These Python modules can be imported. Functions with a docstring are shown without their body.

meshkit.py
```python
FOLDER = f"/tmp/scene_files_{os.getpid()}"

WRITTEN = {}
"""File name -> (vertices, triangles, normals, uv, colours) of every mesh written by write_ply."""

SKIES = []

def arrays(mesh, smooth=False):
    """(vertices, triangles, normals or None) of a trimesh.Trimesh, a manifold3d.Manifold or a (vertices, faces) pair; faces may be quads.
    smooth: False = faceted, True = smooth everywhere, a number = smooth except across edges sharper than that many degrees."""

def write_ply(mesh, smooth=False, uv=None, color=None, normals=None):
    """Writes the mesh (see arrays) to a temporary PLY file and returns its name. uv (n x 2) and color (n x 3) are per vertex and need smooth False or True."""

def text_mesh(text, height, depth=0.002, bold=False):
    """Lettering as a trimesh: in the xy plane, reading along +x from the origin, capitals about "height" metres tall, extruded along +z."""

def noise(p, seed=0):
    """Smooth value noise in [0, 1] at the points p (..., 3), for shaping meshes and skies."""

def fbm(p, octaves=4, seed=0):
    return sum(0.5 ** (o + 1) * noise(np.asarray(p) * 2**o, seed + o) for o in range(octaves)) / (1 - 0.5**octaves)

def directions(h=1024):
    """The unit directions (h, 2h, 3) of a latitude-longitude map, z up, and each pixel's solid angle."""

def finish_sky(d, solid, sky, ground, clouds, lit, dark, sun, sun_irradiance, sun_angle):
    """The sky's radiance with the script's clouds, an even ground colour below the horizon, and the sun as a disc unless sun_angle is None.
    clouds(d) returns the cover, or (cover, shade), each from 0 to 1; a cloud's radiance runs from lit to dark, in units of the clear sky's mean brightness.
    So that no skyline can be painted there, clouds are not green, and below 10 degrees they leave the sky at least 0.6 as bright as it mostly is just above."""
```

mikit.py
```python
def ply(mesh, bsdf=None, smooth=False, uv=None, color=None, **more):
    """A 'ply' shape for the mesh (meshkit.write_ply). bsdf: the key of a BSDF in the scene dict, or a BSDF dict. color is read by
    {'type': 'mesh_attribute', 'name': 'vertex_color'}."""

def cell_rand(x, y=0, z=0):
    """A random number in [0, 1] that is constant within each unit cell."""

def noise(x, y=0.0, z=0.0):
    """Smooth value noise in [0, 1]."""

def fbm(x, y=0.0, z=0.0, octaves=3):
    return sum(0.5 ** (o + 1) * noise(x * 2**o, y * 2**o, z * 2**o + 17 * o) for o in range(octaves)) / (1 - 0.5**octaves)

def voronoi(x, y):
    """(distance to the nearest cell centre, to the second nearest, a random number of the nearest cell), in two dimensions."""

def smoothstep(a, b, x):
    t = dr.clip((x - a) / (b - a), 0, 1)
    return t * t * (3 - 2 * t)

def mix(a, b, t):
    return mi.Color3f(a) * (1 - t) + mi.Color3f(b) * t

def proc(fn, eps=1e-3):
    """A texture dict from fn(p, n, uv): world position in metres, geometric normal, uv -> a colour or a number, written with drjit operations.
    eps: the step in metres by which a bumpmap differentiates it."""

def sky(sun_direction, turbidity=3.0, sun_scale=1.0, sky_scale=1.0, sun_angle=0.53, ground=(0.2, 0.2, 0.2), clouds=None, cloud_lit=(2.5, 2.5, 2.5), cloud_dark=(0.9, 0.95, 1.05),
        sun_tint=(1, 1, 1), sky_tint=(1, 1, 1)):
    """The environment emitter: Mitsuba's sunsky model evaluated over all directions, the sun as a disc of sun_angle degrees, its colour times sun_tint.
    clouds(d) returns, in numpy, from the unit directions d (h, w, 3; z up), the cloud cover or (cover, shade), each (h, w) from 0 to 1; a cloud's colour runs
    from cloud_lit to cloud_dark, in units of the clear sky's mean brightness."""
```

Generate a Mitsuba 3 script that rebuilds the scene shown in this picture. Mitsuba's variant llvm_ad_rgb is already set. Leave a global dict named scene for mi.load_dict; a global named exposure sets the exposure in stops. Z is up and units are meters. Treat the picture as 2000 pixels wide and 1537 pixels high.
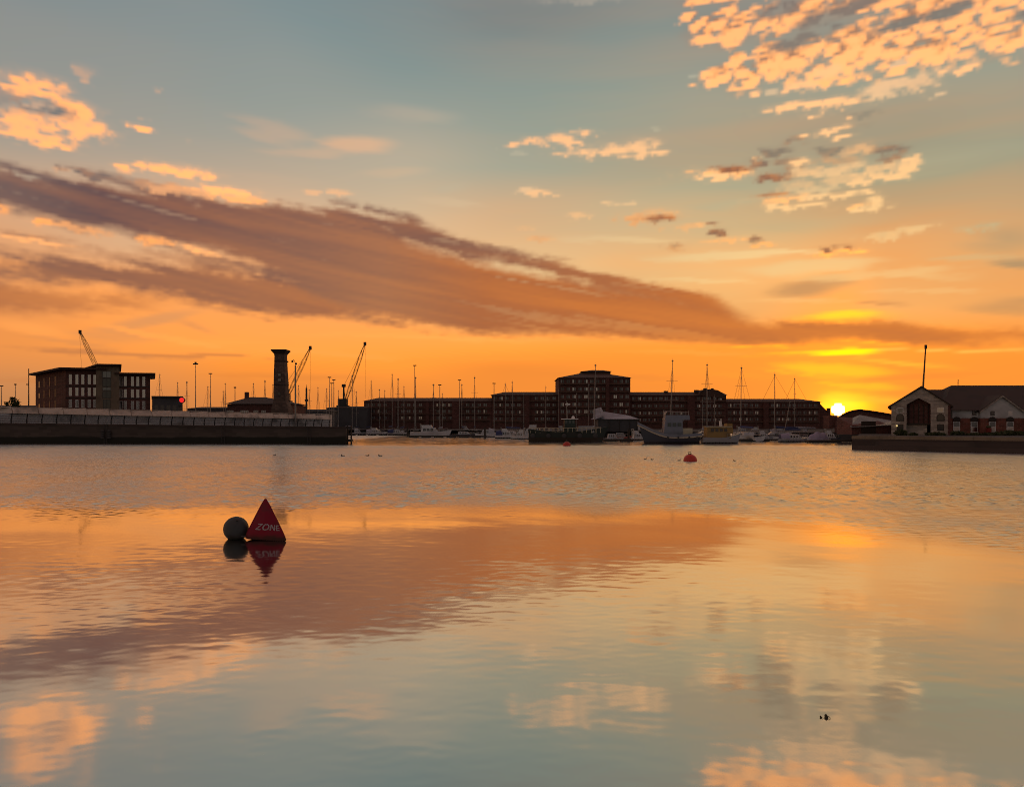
import math, random
import numpy as np, trimesh
import drjit as dr
import mitsuba as mi
import mikit, meshkit
from mikit import proc, noise, fbm, smoothstep, mix
from shapely.geometry import Polygon

scene, labels = {}, {}
rng = random.Random(7)

# ---------------------------------------------------------------- camera, exposure, sun  (x right, y away from the camera, z up; water at z = 0)
F, YH, EYE = 1511.0, 830.0, 3.0          # focal length and horizon row of the 2000 px wide photograph, eye height in metres
scene['camera'] = {'type': 'perspective', 'fov': math.degrees(2 * math.atan(1000 / F)), 'fov_axis': 'x', 'near_clip': 0.1, 'far_clip': 20000.0,
                   'principal_point_offset_y': (768.5 - YH) / 1537.0,
                   'to_world': mi.ScalarTransform4f().look_at(origin=[0, 0, EYE], target=[0, 10, EYE], up=[0, 0, 1])}
exposure = 4.0
SUN_AZ, SUN_EL = 22.86, 1.06
SUN = [math.cos(math.radians(SUN_EL)) * math.sin(math.radians(SUN_AZ)), math.cos(math.radians(SUN_EL)) * math.cos(math.radians(SUN_AZ)), math.sin(math.radians(SUN_EL))]
SUN_SCALE, SUN_ANGLE, SUN_TINT = 0.0020, 0.62, (1.0, 3.4, -42.0)   # the model's blue is slightly negative for so low a sun
# ---------------------------------------------------------------- sky: clear dusk sky + clouds by direction (degrees of azimuth right of +y, elevation)
SKY_MEAN = 0.010915
VEIL_AZ = [-33.5, -26.4, -18.3, -9.4, 0.0, 9.4, 18.3, 22.9, 26.4, 33.5]
VEIL_EL = [27.42, 23.03, 18.33, 15.04, 11.65, 8.18, 5.36, 3.93, 2.51, 1.07]
VEIL_COVER = [[0.03, 0.03, 0.03, 0.12, 0.23, 0.24, 0.29, 0.31, 0.3, 0.28],
    [0.04, 0.04, 0.03, 0.08, 0.19, 0.24, 0.27, 0.28, 0.27, 0.26],
    [0.05, 0.06, 0.07, 0.07, 0.2, 0.33, 0.4, 0.44, 0.44, 0.4],
    [0.14, 0.14, 0.14, 0.11, 0.27, 0.3, 0.4, 0.48, 0.48, 0.47],
    [0.32, 0.21, 0.4, 0.32, 0.28, 0.46, 0.47, 0.56, 0.61, 0.53],
    [0.73, 0.77, 0.79, 0.76, 0.58, 0.63, 0.71, 0.8, 0.69, 0.73],
    [0.8, 0.84, 0.85, 0.9, 0.97, 1.0, 1.0, 1.0, 1.0, 0.92],
    [0.74, 0.8, 0.97, 0.97, 1.0, 1.0, 1.0, 1.0, 1.0, 1.0],
    [0.61, 0.75, 0.94, 0.97, 1.0, 1.0, 1.0, 1.0, 1.0, 1.0],
    [0.52, 0.65, 0.92, 1.0, 1.0, 1.0, 1.0, 1.0, 1.0, 1.0]]
VEIL_SHADE = [[0.0, 0.0, 0.28, 0.89, 0.98, 0.97, 0.98, 0.98, 0.98, 0.97],
    [0.06, 0.1, 0.01, 0.74, 0.88, 0.93, 0.97, 0.97, 0.97, 0.97],
    [0.0, 0.04, 0.08, 0.01, 0.82, 0.93, 0.97, 0.98, 0.99, 0.97],
    [0.1, 0.03, 0.0, 0.01, 0.7, 0.85, 0.94, 0.95, 0.97, 0.95],
    [0.54, 0.29, 0.61, 0.46, 0.52, 0.73, 0.78, 0.79, 0.82, 0.88],
    [0.71, 0.64, 0.65, 0.64, 0.73, 0.74, 0.76, 0.68, 0.78, 0.78],
    [0.72, 0.67, 0.65, 0.66, 0.68, 0.7, 0.69, 0.62, 0.67, 0.72],
    [0.74, 0.74, 0.73, 0.71, 0.76, 0.73, 0.7, 0.64, 0.69, 0.72],
    [0.77, 0.78, 0.78, 0.78, 0.76, 0.75, 0.72, 0.58, 0.7, 0.73],
    [0.77, 0.8, 0.81, 0.8, 0.77, 0.74, 0.72, 0.61, 0.71, 0.77]]
BANDS = []
BANDS.append(([(-38.46, 10.57), (-33.5, 10.87), (-29.36, 11.16), (-24.86, 11.21), (-21.0, 11.35), (-17.62, 11.06)],
    [(-38.46, 9.27), (-33.5, 10.08), (-29.36, 10.46), (-24.86, 10.81), (-21.0, 10.67), (-17.62, 10.54)],
    [(-33.5, 0.66, 0.85), (-24.9, 0.75, 0.86), (-17.6, 0.81, 0.87)], 0.5, 1.6, 0.6, 0))  # streaks between
BANDS.append(([(-40.71, 7.43), (-33.5, 8.29), (-30.22, 8.39), (-27.3, 8.36), (-23.91, 8.26)],
    [(-40.71, 6.58), (-33.5, 7.3), (-30.22, 7.4), (-27.3, 7.7), (-23.91, 8.06)],
    [(-33.5, 0.92, 0.88), (-23.9, 0.87, 0.82)], 0.35, 1.0, 0.85, 0))  # low left
BANDS.append(([(-40.71, 9.48), (-33.5, 10.11), (-30.41, 10.32), (-27.12, 10.35), (-22.41, 10.57), (-19.26, 10.27), (-16.03, 10.17), (-11.23, 9.94), (-3.79, 8.64), (0.0, 7.54)],
    [(-40.71, 8.62), (-33.5, 9.06), (-30.41, 8.92), (-27.12, 9.04), (-23.6, 8.89), (-21.16, 8.56), (-18.65, 8.07), (-16.03, 7.79), (-11.23, 7.69), (-3.79, 7.15), (0.0, 7.02)],
    [(-33.5, 0.83, 0.96), (-27.1, 0.88, 0.95), (-19.3, 0.89, 0.93), (-11.2, 0.93, 0.92), (0.0, 1.0, 0.9)], 0.45, 1.1, 0.97, 0))  # lower layer
BANDS.append(([(-40.71, 15.16), (-33.5, 15.54), (-31.89, 15.45), (-29.93, 15.33), (-27.9, 15.62), (-24.86, 15.38), (-21.66, 15.21), (-18.99, 15.26), (-16.24, 15.15), (-13.04, 15.22), (-10.5, 15.11), (-8.65, 13.79), (-7.54, 13.08), (-3.79, 12.08), (0.0, 11.23), (3.79, 10.48), (7.54, 9.75), (11.23, 9.15), (14.83, 8.23), (16.58, 7.37), (17.97, 6.82), (20.34, 6.51)],
    [(-40.71, 12.72), (-33.5, 13.41), (-32.48, 13.2), (-29.99, 12.66), (-26.67, 12.6), (-24.45, 12.17), (-19.9, 11.43), (-16.69, 10.24), (-11.23, 7.76), (-7.54, 7.48), (-3.79, 7.15), (1.9, 7.01), (7.54, 6.7), (11.23, 6.37), (14.83, 6.1), (16.58, 6.01), (17.97, 6.11), (20.34, 6.16)],
    [(-33.5, 0.78, 0.98), (-27.9, 0.87, 0.99), (-21.7, 0.88, 0.97), (-14.8, 0.87, 0.95), (-9.4, 0.88, 0.93), (-1.9, 0.98, 0.9), (5.7, 1.0, 0.88), (11.2, 1.0, 0.87), (20.3, 1.0, 0.85)], 0.5, 1.0, 1.0, 0))  # main body
BANDS.append(([(-13.4, 15.47), (-10.5, 15.15), (-7.54, 14.7), (-6.23, 14.18), (-3.79, 13.23), (-0.38, 12.46), (2.27, 11.88), (5.67, 11.03), (9.76, 9.91), (12.32, 9.69), (14.83, 8.91), (16.93, 7.86)],
    [(-13.4, 15.06), (-10.5, 14.24), (-7.54, 13.57), (-5.29, 12.92), (-3.41, 12.3), (0.0, 11.88), (2.27, 11.29), (5.67, 10.52), (9.76, 9.55), (12.32, 9.04), (14.83, 8.08), (16.93, 7.29)],
    [(-13.4, 0.87, 0.97), (-5.7, 0.9, 0.96), (0.0, 0.91, 0.94), (5.7, 0.96, 0.91), (11.2, 1.0, 0.88), (16.9, 1.0, 0.86)], 0.3, 1.1, 1.0, 0))  # upper strand
BANDS.append(([(15.53, 6.69), (17.62, 6.83), (20.34, 6.93), (22.31, 6.77), (24.86, 6.81), (26.7, 6.68), (28.78, 6.29), (30.78, 5.97), (33.5, 5.61), (38.46, 5.03)],
    [(15.53, 6.19), (17.62, 5.98), (20.34, 6.02), (22.31, 5.94), (24.86, 5.9), (26.7, 5.67), (28.78, 5.57), (30.78, 5.49), (33.5, 5.36), (38.46, 4.8)],
    [(17.6, 1.0, 0.86), (23.0, 1.0, 0.84), (26.7, 1.0, 0.85), (33.5, 1.0, 0.83)], 0.25, 0.7, 1.0, 0))  # right streak
STREAKS = [
    (22.96, 7.16, 4.82, 0.77, 0.95, 0.46, 0, 0.9, 0.8),
    (22.96, 7.40, 3.05, 0.35, 0.96, 0.26, 0, 0.7, 0.9),
    (21.66, 4.92, 5.90, 0.25, 1.0, 0.43, -1, 0.8, 1),
    (23.28, 4.90, 3.36, 0.31, 1.0, 0.0, 0, 0.7, 1),
    (24.86, 6.51, 1.87, 0.14, 1.0, 0.54, 0, 0.7, 0.6),
    (29.36, 4.85, 7.49, 0.13, 0.79, 0.57, 2, 0.8, 0.8),
    (24.86, 5.56, 3.75, 0.14, 0.98, 0.38, 4, 0.8, 0.8),
    (18.31, 5.53, 4.10, 0.18, 1.0, 0.44, 0, 0.8, 0.7),
    (22.63, 3.77, 4.85, 0.52, 1.0, 0.44, 6, 0.7, 0.9),
    (26.40, 4.14, 4.56, 0.27, 0.94, 0.5, 5, 0.9, 0.7),
    (24.23, 2.70, 3.47, 0.28, 1.0, 0.47, 5, 0.7, 0.8),
    (23.60, 1.22, 3.98, 1.60, 1.0, 0.43, 0, 1.1, 0.85),
    (23.28, 1.39, 2.30, 1.11, 1.0, 0.0, 0, 1.0, 0.95),
    (22.96, 1.33, 1.99, 1.19, 0.84, 0.01, 0, 1.0, 1),
    (24.86, 1.72, 4.68, 0.41, 0.92, 0.47, 4, 1, 0.6),
    (20.67, 9.32, 3.65, 0.92, 0.76, 0.91, -6, 0.8, 0.85),
    (22.96, 9.85, 1.93, 0.49, 0.7, 0.9, 8, 0.8, 0.6),
    (25.48, 8.09, 2.47, 0.27, 0.83, 0.86, 3, 0.8, 0.7),
    (33.23, 9.89, 2.39, 0.51, 0.67, 0.98, 6, 0.8, 0.8),
    (33.23, 7.41, 3.45, 0.70, 0.75, 0.9, 5, 0.9, 0.75),
    (32.43, 11.37, 3.24, 1.28, 0.61, 0.96, 6, 1, 0.6),
    (29.36, 9.50, 2.59, 0.26, 0.5, 0.79, 5, 0.9, 0.5),
    (21.66, 10.80, 5.57, 0.56, 0.3, 0.78, 1, 0.6, 0.7),
    (16.58, 11.89, 7.66, 0.33, 0.22, 0.65, 1, 0.6, 0.8),
    (25.48, 10.00, 6.18, 0.31, 0.43, 0.78, 2, 0.6, 0.7),
    (30.78, 10.47, 3.64, 0.26, 0.48, 0.87, 4, 0.6, 0.7),
    (13.04, 10.30, 5.40, 0.26, 0.32, 0.71, 3, 0.6, 0.7),
    (19.67, 8.51, 5.38, 0.25, 0.54, 0.75, 2, 0.6, 0.6),
    (27.90, 8.65, 4.74, 0.23, 0.52, 0.78, 3, 0.6, 0.6),
    (7.54, 13.29, 5.96, 0.38, 0.2, 0.5, 2, 0.6, 0.6),
    (14.83, 11.92, 7.09, 0.51, 0.31, 0.71, 1, 1, 0.5),
    (-16.76, 19.70, 3.13, 0.65, 0.09, 0.0, 4, 0.7, 0.9),
    (-11.59, 19.46, 4.00, 0.82, 0.14, 0.0, -3, 0.7, 1),
    (-7.54, 21.65, 4.84, 0.83, 0.06, 0.0, 2, 0.8, 0.8),
    (-17.62, 20.25, 3.79, 0.51, 0.09, 0.0, 6, 0.8, 0.7),
    (-14.47, 18.76, 5.33, 0.44, 0.11, 0.0, -4, 0.8, 0.7),
    (-9.03, 17.76, 4.07, 0.52, 0.11, 0.0, -6, 0.8, 0.6),
    (-4.54, 16.01, 3.39, 0.38, 0.11, 0.0, 4, 0.8, 0.6),
    (-14.12, 17.79, 7.13, 0.51, 0.08, 0.0, 2, 1, 0.5),
    (-23.91, 17.62, 3.49, 0.28, 0.07, 0.0, 2, 1, 0.6),
    (-4.92, 16.87, 2.26, 0.53, 0.07, 0.05, -8, 1, 0.5),
    (-16.24, 16.96, 4.89, 0.36, 0.1, 0.0, 2, 1, 0.5),
    (1.90, 27.89, 9.85, 2.27, 0.42, 1.0, 0, 1, 0.3),
    (20.34, 13.61, 8.33, 0.78, 0.4, 0.96, 0, 1, 0.5),
    (16.58, 16.43, 3.83, 0.44, 0.34, 1.0, 2, 1, 0.6),
    (15.53, 15.33, 3.52, 0.51, 0.29, 0.98, 0, 1, 0.6),
    (-31.61, 6.11, 3.30, 0.65, 0.66, 0.54, 6, 1, 0.5),
    (-26.40, 5.92, 3.35, 0.75, 0.66, 0.76, 0, 1, 0.55),
    (-22.31, 6.64, 1.95, 0.49, 0.73, 0.82, 20, 1, 0.45),
    (-21.00, 5.58, 4.96, 0.35, 0.79, 0.61, -3, 1, 0.6),
    (-27.90, 4.68, 6.81, 0.20, 0.84, 0.85, 1, 0.6, 0.75),
    (-21.00, 4.70, 5.29, 0.14, 0.91, 0.85, 1, 0.6, 0.7),
    (-24.86, 7.02, 4.06, 0.55, 0.65, 0.75, -14, 0.7, 0.7),
    (-23.91, 5.87, 5.07, 0.24, 0.75, 0.59, 10, 0.6, 0.7),
    (-29.65, 5.32, 3.72, 0.33, 0.73, 0.76, 6, 0.7, 0.6),
    (-14.12, 5.13, 7.13, 0.33, 0.82, 0.64, 2, 0.7, 0.6),
    (-16.24, 3.45, 7.69, 0.29, 0.97, 0.79, 0, 0.7, 0.6),
    (-3.79, 4.72, 8.31, 0.26, 0.96, 0.7, -2, 0.7, 0.6),
    (-30.22, 2.78, 5.66, 0.29, 0.76, 0.81, 0, 0.7, 0.6),
    (5.67, 3.58, 8.26, 0.34, 1.0, 0.77, 1, 0.7, 0.6),
    (12.32, 5.17, 7.24, 0.26, 0.92, 0.68, 2, 0.7, 0.6),
    (17.62, 3.43, 4.82, 0.29, 1.0, 0.69, 4, 0.7, 0.6),
    (27.90, 3.18, 4.74, 0.30, 1.0, 0.76, -2, 0.7, 0.6),
    (30.22, 1.80, 3.96, 0.26, 1.0, 0.69, 2, 0.7, 0.6),
    (-6.79, 6.37, 14.96, 0.30, 0.74, 0.58, 0, 1, 0.5),
    (3.79, 6.59, 11.33, 0.23, 0.91, 0.62, 0, 1, 0.4),
]
PUFFS = [
    (-31.83, 20.59, 1.70, 0.55, 0.35, 0.0, 0, 0.35, 1),
    (-32.97, 19.62, 1.60, 0.51, 0.35, 0.78, 0, 0.35, 1),
    (-30.92, 20.14, 0.73, 0.23, 0.38, 0.0, 0, 0.35, 1),
    (-32.70, 20.04, 1.07, 0.32, 0.35, 0.0, 0, 0.35, 1),
    (-28.84, 21.80, 0.76, 0.40, 0.13, 0.0, 8, 0.5, 0.8),
    (-28.72, 21.10, 0.26, 0.17, 0.15, 0.0, 0, 0.35, 1),
    (-32.86, 22.01, 0.54, 0.13, 0.04, 0.0, 0, 0.6, 0.7),
    (-31.56, 21.54, 0.39, 0.16, 0.04, 0.0, 0, 0.6, 0.7),
    (-33.37, 20.65, 0.42, 0.25, 0.09, 0.0, 0, 0.35, 1),
    (-32.02, 18.32, 2.18, 0.77, 0.34, 0.0, 0, 0.35, 1),
    (-29.93, 18.55, 2.14, 0.66, 0.34, 0.0, 0, 0.35, 1),
    (-28.93, 19.40, 0.99, 0.50, 0.38, 0.0, 0, 0.35, 1),
    (-29.70, 19.82, 0.80, 0.30, 0.38, 0.0, 0, 0.35, 1),
    (-28.63, 18.62, 0.99, 0.37, 0.34, 0.0, 0, 0.35, 1),
    (-31.00, 19.26, 1.45, 0.52, 0.45, 0.95, 3, 0.55, 1),
    (-31.47, 19.43, 0.83, 0.23, 0.12, 0.0, 0, 0.35, 1),
    (-31.61, 17.63, 2.06, 0.29, 0.34, 0.0, 0, 0.35, 1),
    (-30.78, 17.25, 1.34, 0.26, 0.37, 0.0, 0, 0.35, 1),
    (-32.97, 17.45, 1.07, 0.19, 0.34, 0.0, 0, 0.35, 1),
    (-26.40, 19.10, 0.43, 0.17, 0.34, 0.0, 0, 0.35, 1),
    (-25.60, 19.00, 0.59, 0.21, 0.38, 0.0, 0, 0.35, 1),
    (-25.39, 19.64, 0.31, 0.10, 0.1, 0.0, 0, 0.6, 0.7),
    (-24.58, 21.43, 0.28, 0.17, 0.1, 0.0, 0, 0.35, 1),
    (-22.57, 18.74, 0.32, 0.14, 0.08, 0.0, 0, 0.6, 0.6),
    (-33.50, 19.45, 0.79, 0.63, 0.22, 0.76, 0, 0.35, 1),
    (-26.70, 16.59, 0.67, 0.27, 0.37, 0.0, 0, 0.35, 1),
    (-25.63, 16.77, 0.43, 0.31, 0.37, 0.0, 0, 0.35, 1),
    (-23.44, 16.76, 1.66, 0.42, 0.37, 0.0, 0, 0.35, 1),
    (-22.15, 16.65, 1.50, 0.35, 0.37, 0.0, 0, 0.35, 1),
    (-30.07, 15.89, 0.37, 0.13, 0.19, 0.0, 0, 0.35, 1),
    (-24.86, 15.70, 1.87, 0.34, 0.56, 0.77, 0, 0.35, 1),
    (-23.44, 15.54, 2.23, 0.42, 0.45, 0.54, 0, 0.35, 1),
    (-20.34, 15.80, 1.83, 0.32, 0.36, 0.0, 0, 0.35, 1),
    (-19.33, 15.36, 2.03, 0.25, 0.46, 0.31, 0, 0.35, 1),
    (-14.47, 16.22, 0.89, 0.18, 0.19, 0.0, 0, 0.35, 1),
    (-12.86, 16.33, 1.23, 0.22, 0.2, 0.01, 0, 0.35, 1),
    (-28.19, 15.80, 1.77, 0.30, 0.65, 0.92, 8, 0.35, 1),
    (-33.18, 13.10, 0.37, 0.32, 0.59, 0.51, 0, 0.35, 1),
    (-31.47, 12.66, 0.61, 0.29, 0.58, 0.46, 0, 0.35, 1),
    (-28.93, 12.48, 1.74, 0.30, 0.52, 0.57, 8, 0.35, 1),
    (-24.86, 12.20, 1.25, 0.28, 0.61, 0.54, 0, 0.35, 1),
    (-31.89, 11.68, 2.19, 0.19, 0.6, 0.79, 3, 0.35, 1),
    (-31.89, 11.44, 2.46, 0.13, 0.39, 0.26, 3, 0.35, 1),
    (-21.98, 11.79, 1.30, 0.28, 0.44, 0.3, 12, 0.35, 1),
    (-31.89, 15.25, 0.82, 0.13, 0.09, 0.0, 12, 0.6, 0.7),
    (0.11, 19.93, 0.49, 0.19, 0.24, 0.0, 0, 0.35, 1),
    (1.52, 20.13, 0.91, 0.27, 0.24, 0.0, 0, 0.35, 1),
    (3.71, 20.23, 1.13, 0.42, 0.24, 0.0, 0, 0.35, 1),
    (4.73, 19.94, 0.83, 0.19, 0.23, 0.0, 0, 0.35, 1),
    (5.29, 20.59, 0.98, 0.26, 0.23, 0.0, 0, 0.35, 1),
    (0.46, 19.33, 0.53, 0.15, 0.11, 0.58, 0, 0.35, 1),
    (4.16, 19.15, 1.70, 0.15, 0.22, 0.0, 0, 0.35, 1),
    (5.59, 19.28, 1.43, 0.38, 0.22, 0.01, 0, 0.35, 1),
    (6.98, 19.20, 1.31, 0.26, 0.23, 0.07, 0, 0.35, 1),
    (8.10, 19.42, 1.56, 0.45, 0.23, 0.08, 0, 0.35, 1),
    (9.58, 19.48, 1.11, 0.49, 0.23, 0.11, 0, 0.35, 1),
    (10.31, 19.07, 1.17, 0.15, 0.24, 0.17, 0, 0.35, 1),
    (8.84, 18.88, 1.11, 0.19, 0.23, 0.13, 0, 0.35, 1),
    (10.61, 20.54, 0.48, 0.15, 0.21, 0.79, 0, 0.35, 1),
    (-1.21, 19.56, 0.15, 0.11, 0.1, 0.58, 0, 0.35, 1),
    (1.14, 16.86, 0.83, 0.30, 0.15, 0.0, 0, 0.35, 1),
    (2.20, 16.64, 1.06, 0.23, 0.23, 0.11, 0, 0.35, 1),
    (6.98, 15.84, 0.75, 0.15, 0.25, 0.47, 0, 0.35, 1),
    (8.65, 15.78, 0.96, 0.15, 0.26, 0.52, 0, 0.35, 1),
    (4.96, 15.06, 1.05, 0.26, 0.33, 0.51, 0, 0.35, 1),
    (9.95, 14.89, 1.84, 0.37, 0.55, 0.7, 0, 0.35, 1),
    (9.39, 14.64, 1.33, 0.34, 0.63, 0.72, 0, 0.35, 1),
    (10.86, 14.99, 1.32, 0.37, 0.49, 0.68, 0, 0.35, 1),
    (10.68, 14.69, 1.10, 0.26, 0.92, 0.91, 0, 0.35, 1),
    (13.04, 14.04, 1.62, 0.26, 0.51, 0.7, 0, 0.35, 1),
    (0.95, 14.22, 0.76, 0.19, 0.37, 0.59, 0, 0.35, 1),
    (1.90, 13.50, 1.36, 0.23, 0.5, 0.69, 0, 0.35, 1),
    (11.96, 12.66, 0.80, 0.30, 0.66, 0.85, 0, 0.35, 1),
    (14.90, 13.49, 0.71, 0.33, 0.86, 0.93, 0, 0.35, 1),
    (14.47, 14.14, 0.57, 0.15, 0.79, 0.93, 0, 0.35, 1),
    (15.53, 12.93, 1.58, 0.18, 0.56, 0.65, 0, 0.35, 1),
    (17.55, 12.87, 0.48, 0.22, 0.83, 0.91, 0, 0.35, 1),
    (17.97, 12.49, 1.03, 0.14, 0.65, 0.62, 0, 0.35, 1),
    (22.63, 11.87, 1.03, 0.21, 0.92, 0.94, 0, 0.35, 1),
    (22.96, 11.57, 1.61, 0.14, 0.72, 0.52, 0, 0.35, 1),
    (26.70, 12.60, 1.36, 0.27, 0.44, 0.74, -6, 0.35, 1),
    (25.79, 12.43, 1.84, 0.27, 0.44, 0.75, 0, 0.35, 1),
    (27.60, 12.66, 0.74, 0.13, 0.4, 0.74, -12, 0.35, 1),
    (31.34, 12.34, 1.33, 0.26, 0.41, 0.92, -4, 0.7, 1),
    (22.79, 19.36, 1.16, 0.21, 0.24, 0.06, -5, 0.35, 1),
    (23.12, 18.88, 0.58, 0.17, 0.25, 0.13, 0, 0.35, 1),
    (22.24, 19.18, 0.32, 0.21, 0.24, 0.08, 0, 0.35, 1),
    (23.66, 19.96, 0.35, 0.14, 0.24, 0.02, 0, 0.35, 1),
    (24.48, 20.05, 1.26, 0.28, 0.55, 1.0, 0, 0.6, 0.7),
    (23.91, 19.34, 0.95, 0.28, 0.56, 0.99, 0, 0.6, 0.7),
    (19.93, 19.08, 1.07, 0.29, 0.63, 0.96, -8, 0.35, 1),
    (20.54, 19.24, 0.47, 0.14, 0.24, 0.07, 0, 0.35, 1),
    (18.48, 18.40, 1.16, 0.43, 0.68, 0.99, 0, 0.35, 1),
    (17.55, 18.10, 0.28, 0.14, 0.25, 0.17, 0, 0.35, 1),
    (19.33, 17.80, 1.01, 0.29, 0.67, 0.96, 0, 0.35, 1),
    (15.18, 17.38, 2.47, 0.40, 0.46, 0.41, 3, 0.35, 1),
    (14.47, 17.30, 1.60, 0.26, 0.25, 0.18, 0, 0.35, 1),
    (15.71, 17.67, 1.41, 0.26, 0.91, 0.9, 4, 0.35, 1),
    (18.82, 16.97, 1.36, 0.43, 0.88, 0.95, 0, 0.35, 1),
    (20.00, 17.27, 1.00, 0.43, 0.68, 0.92, 0, 0.35, 1),
    (17.62, 17.77, 1.03, 0.29, 0.77, 0.94, 0, 0.35, 1),
    (20.34, 17.63, 0.73, 0.28, 0.26, 0.23, 0, 0.35, 1),
    (21.00, 17.01, 1.32, 0.42, 0.33, 0.61, 0, 0.35, 1),
    (23.28, 16.91, 2.24, 0.49, 0.29, 0.58, 0, 0.35, 1),
    (22.63, 17.46, 1.62, 0.35, 0.54, 0.87, 0, 0.35, 1),
    (24.54, 16.28, 1.88, 0.34, 0.27, 0.36, 0, 0.35, 1),
    (25.48, 17.82, 1.36, 0.34, 0.74, 0.98, 4, 0.35, 1),
    (24.23, 17.96, 1.26, 0.41, 0.43, 0.7, 0, 0.35, 1),
    (22.47, 18.12, 1.30, 0.28, 0.64, 0.97, 0, 0.35, 1),
    (25.63, 16.67, 1.70, 0.48, 0.32, 0.61, 0, 0.35, 1),
    (26.09, 17.17, 1.22, 0.31, 0.73, 0.97, 0, 0.35, 1),
    (27.24, 17.01, 0.66, 0.34, 0.26, 0.28, 0, 0.35, 1),
    (27.06, 16.57, 0.78, 0.41, 0.27, 0.32, 0, 0.35, 1),
    (26.09, 16.05, 0.98, 0.27, 0.27, 0.37, 0, 0.35, 1),
    (22.96, 16.24, 1.93, 0.28, 0.35, 0.71, 0, 0.35, 1),
    (20.34, 16.19, 1.33, 0.36, 0.37, 0.78, 0, 0.35, 1),
    (21.33, 15.77, 1.65, 0.28, 0.31, 0.75, 0, 0.35, 1),
    (24.23, 15.90, 0.79, 0.21, 0.27, 0.4, 0, 0.35, 1),
    (18.65, 15.72, 1.16, 0.18, 0.79, 0.88, 0, 0.35, 1),
    (19.33, 15.36, 2.03, 0.29, 0.48, 0.5, 0, 0.35, 1),
    (21.66, 15.31, 1.31, 0.18, 0.27, 0.44, 0, 0.35, 1),
    (23.60, 15.30, 1.27, 0.14, 0.27, 0.44, 0, 0.35, 1),
    (24.54, 15.29, 0.44, 0.14, 0.28, 0.46, 0, 0.35, 1),
    (18.31, 15.02, 0.68, 0.18, 0.27, 0.45, 0, 0.35, 1),
    (19.83, 14.82, 2.01, 0.25, 0.28, 0.48, 0, 0.35, 1),
    (21.33, 14.85, 0.79, 0.18, 0.28, 0.49, 0, 0.35, 1),
    (24.54, 14.35, 1.32, 0.24, 0.28, 0.53, 0, 0.35, 1),
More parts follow.
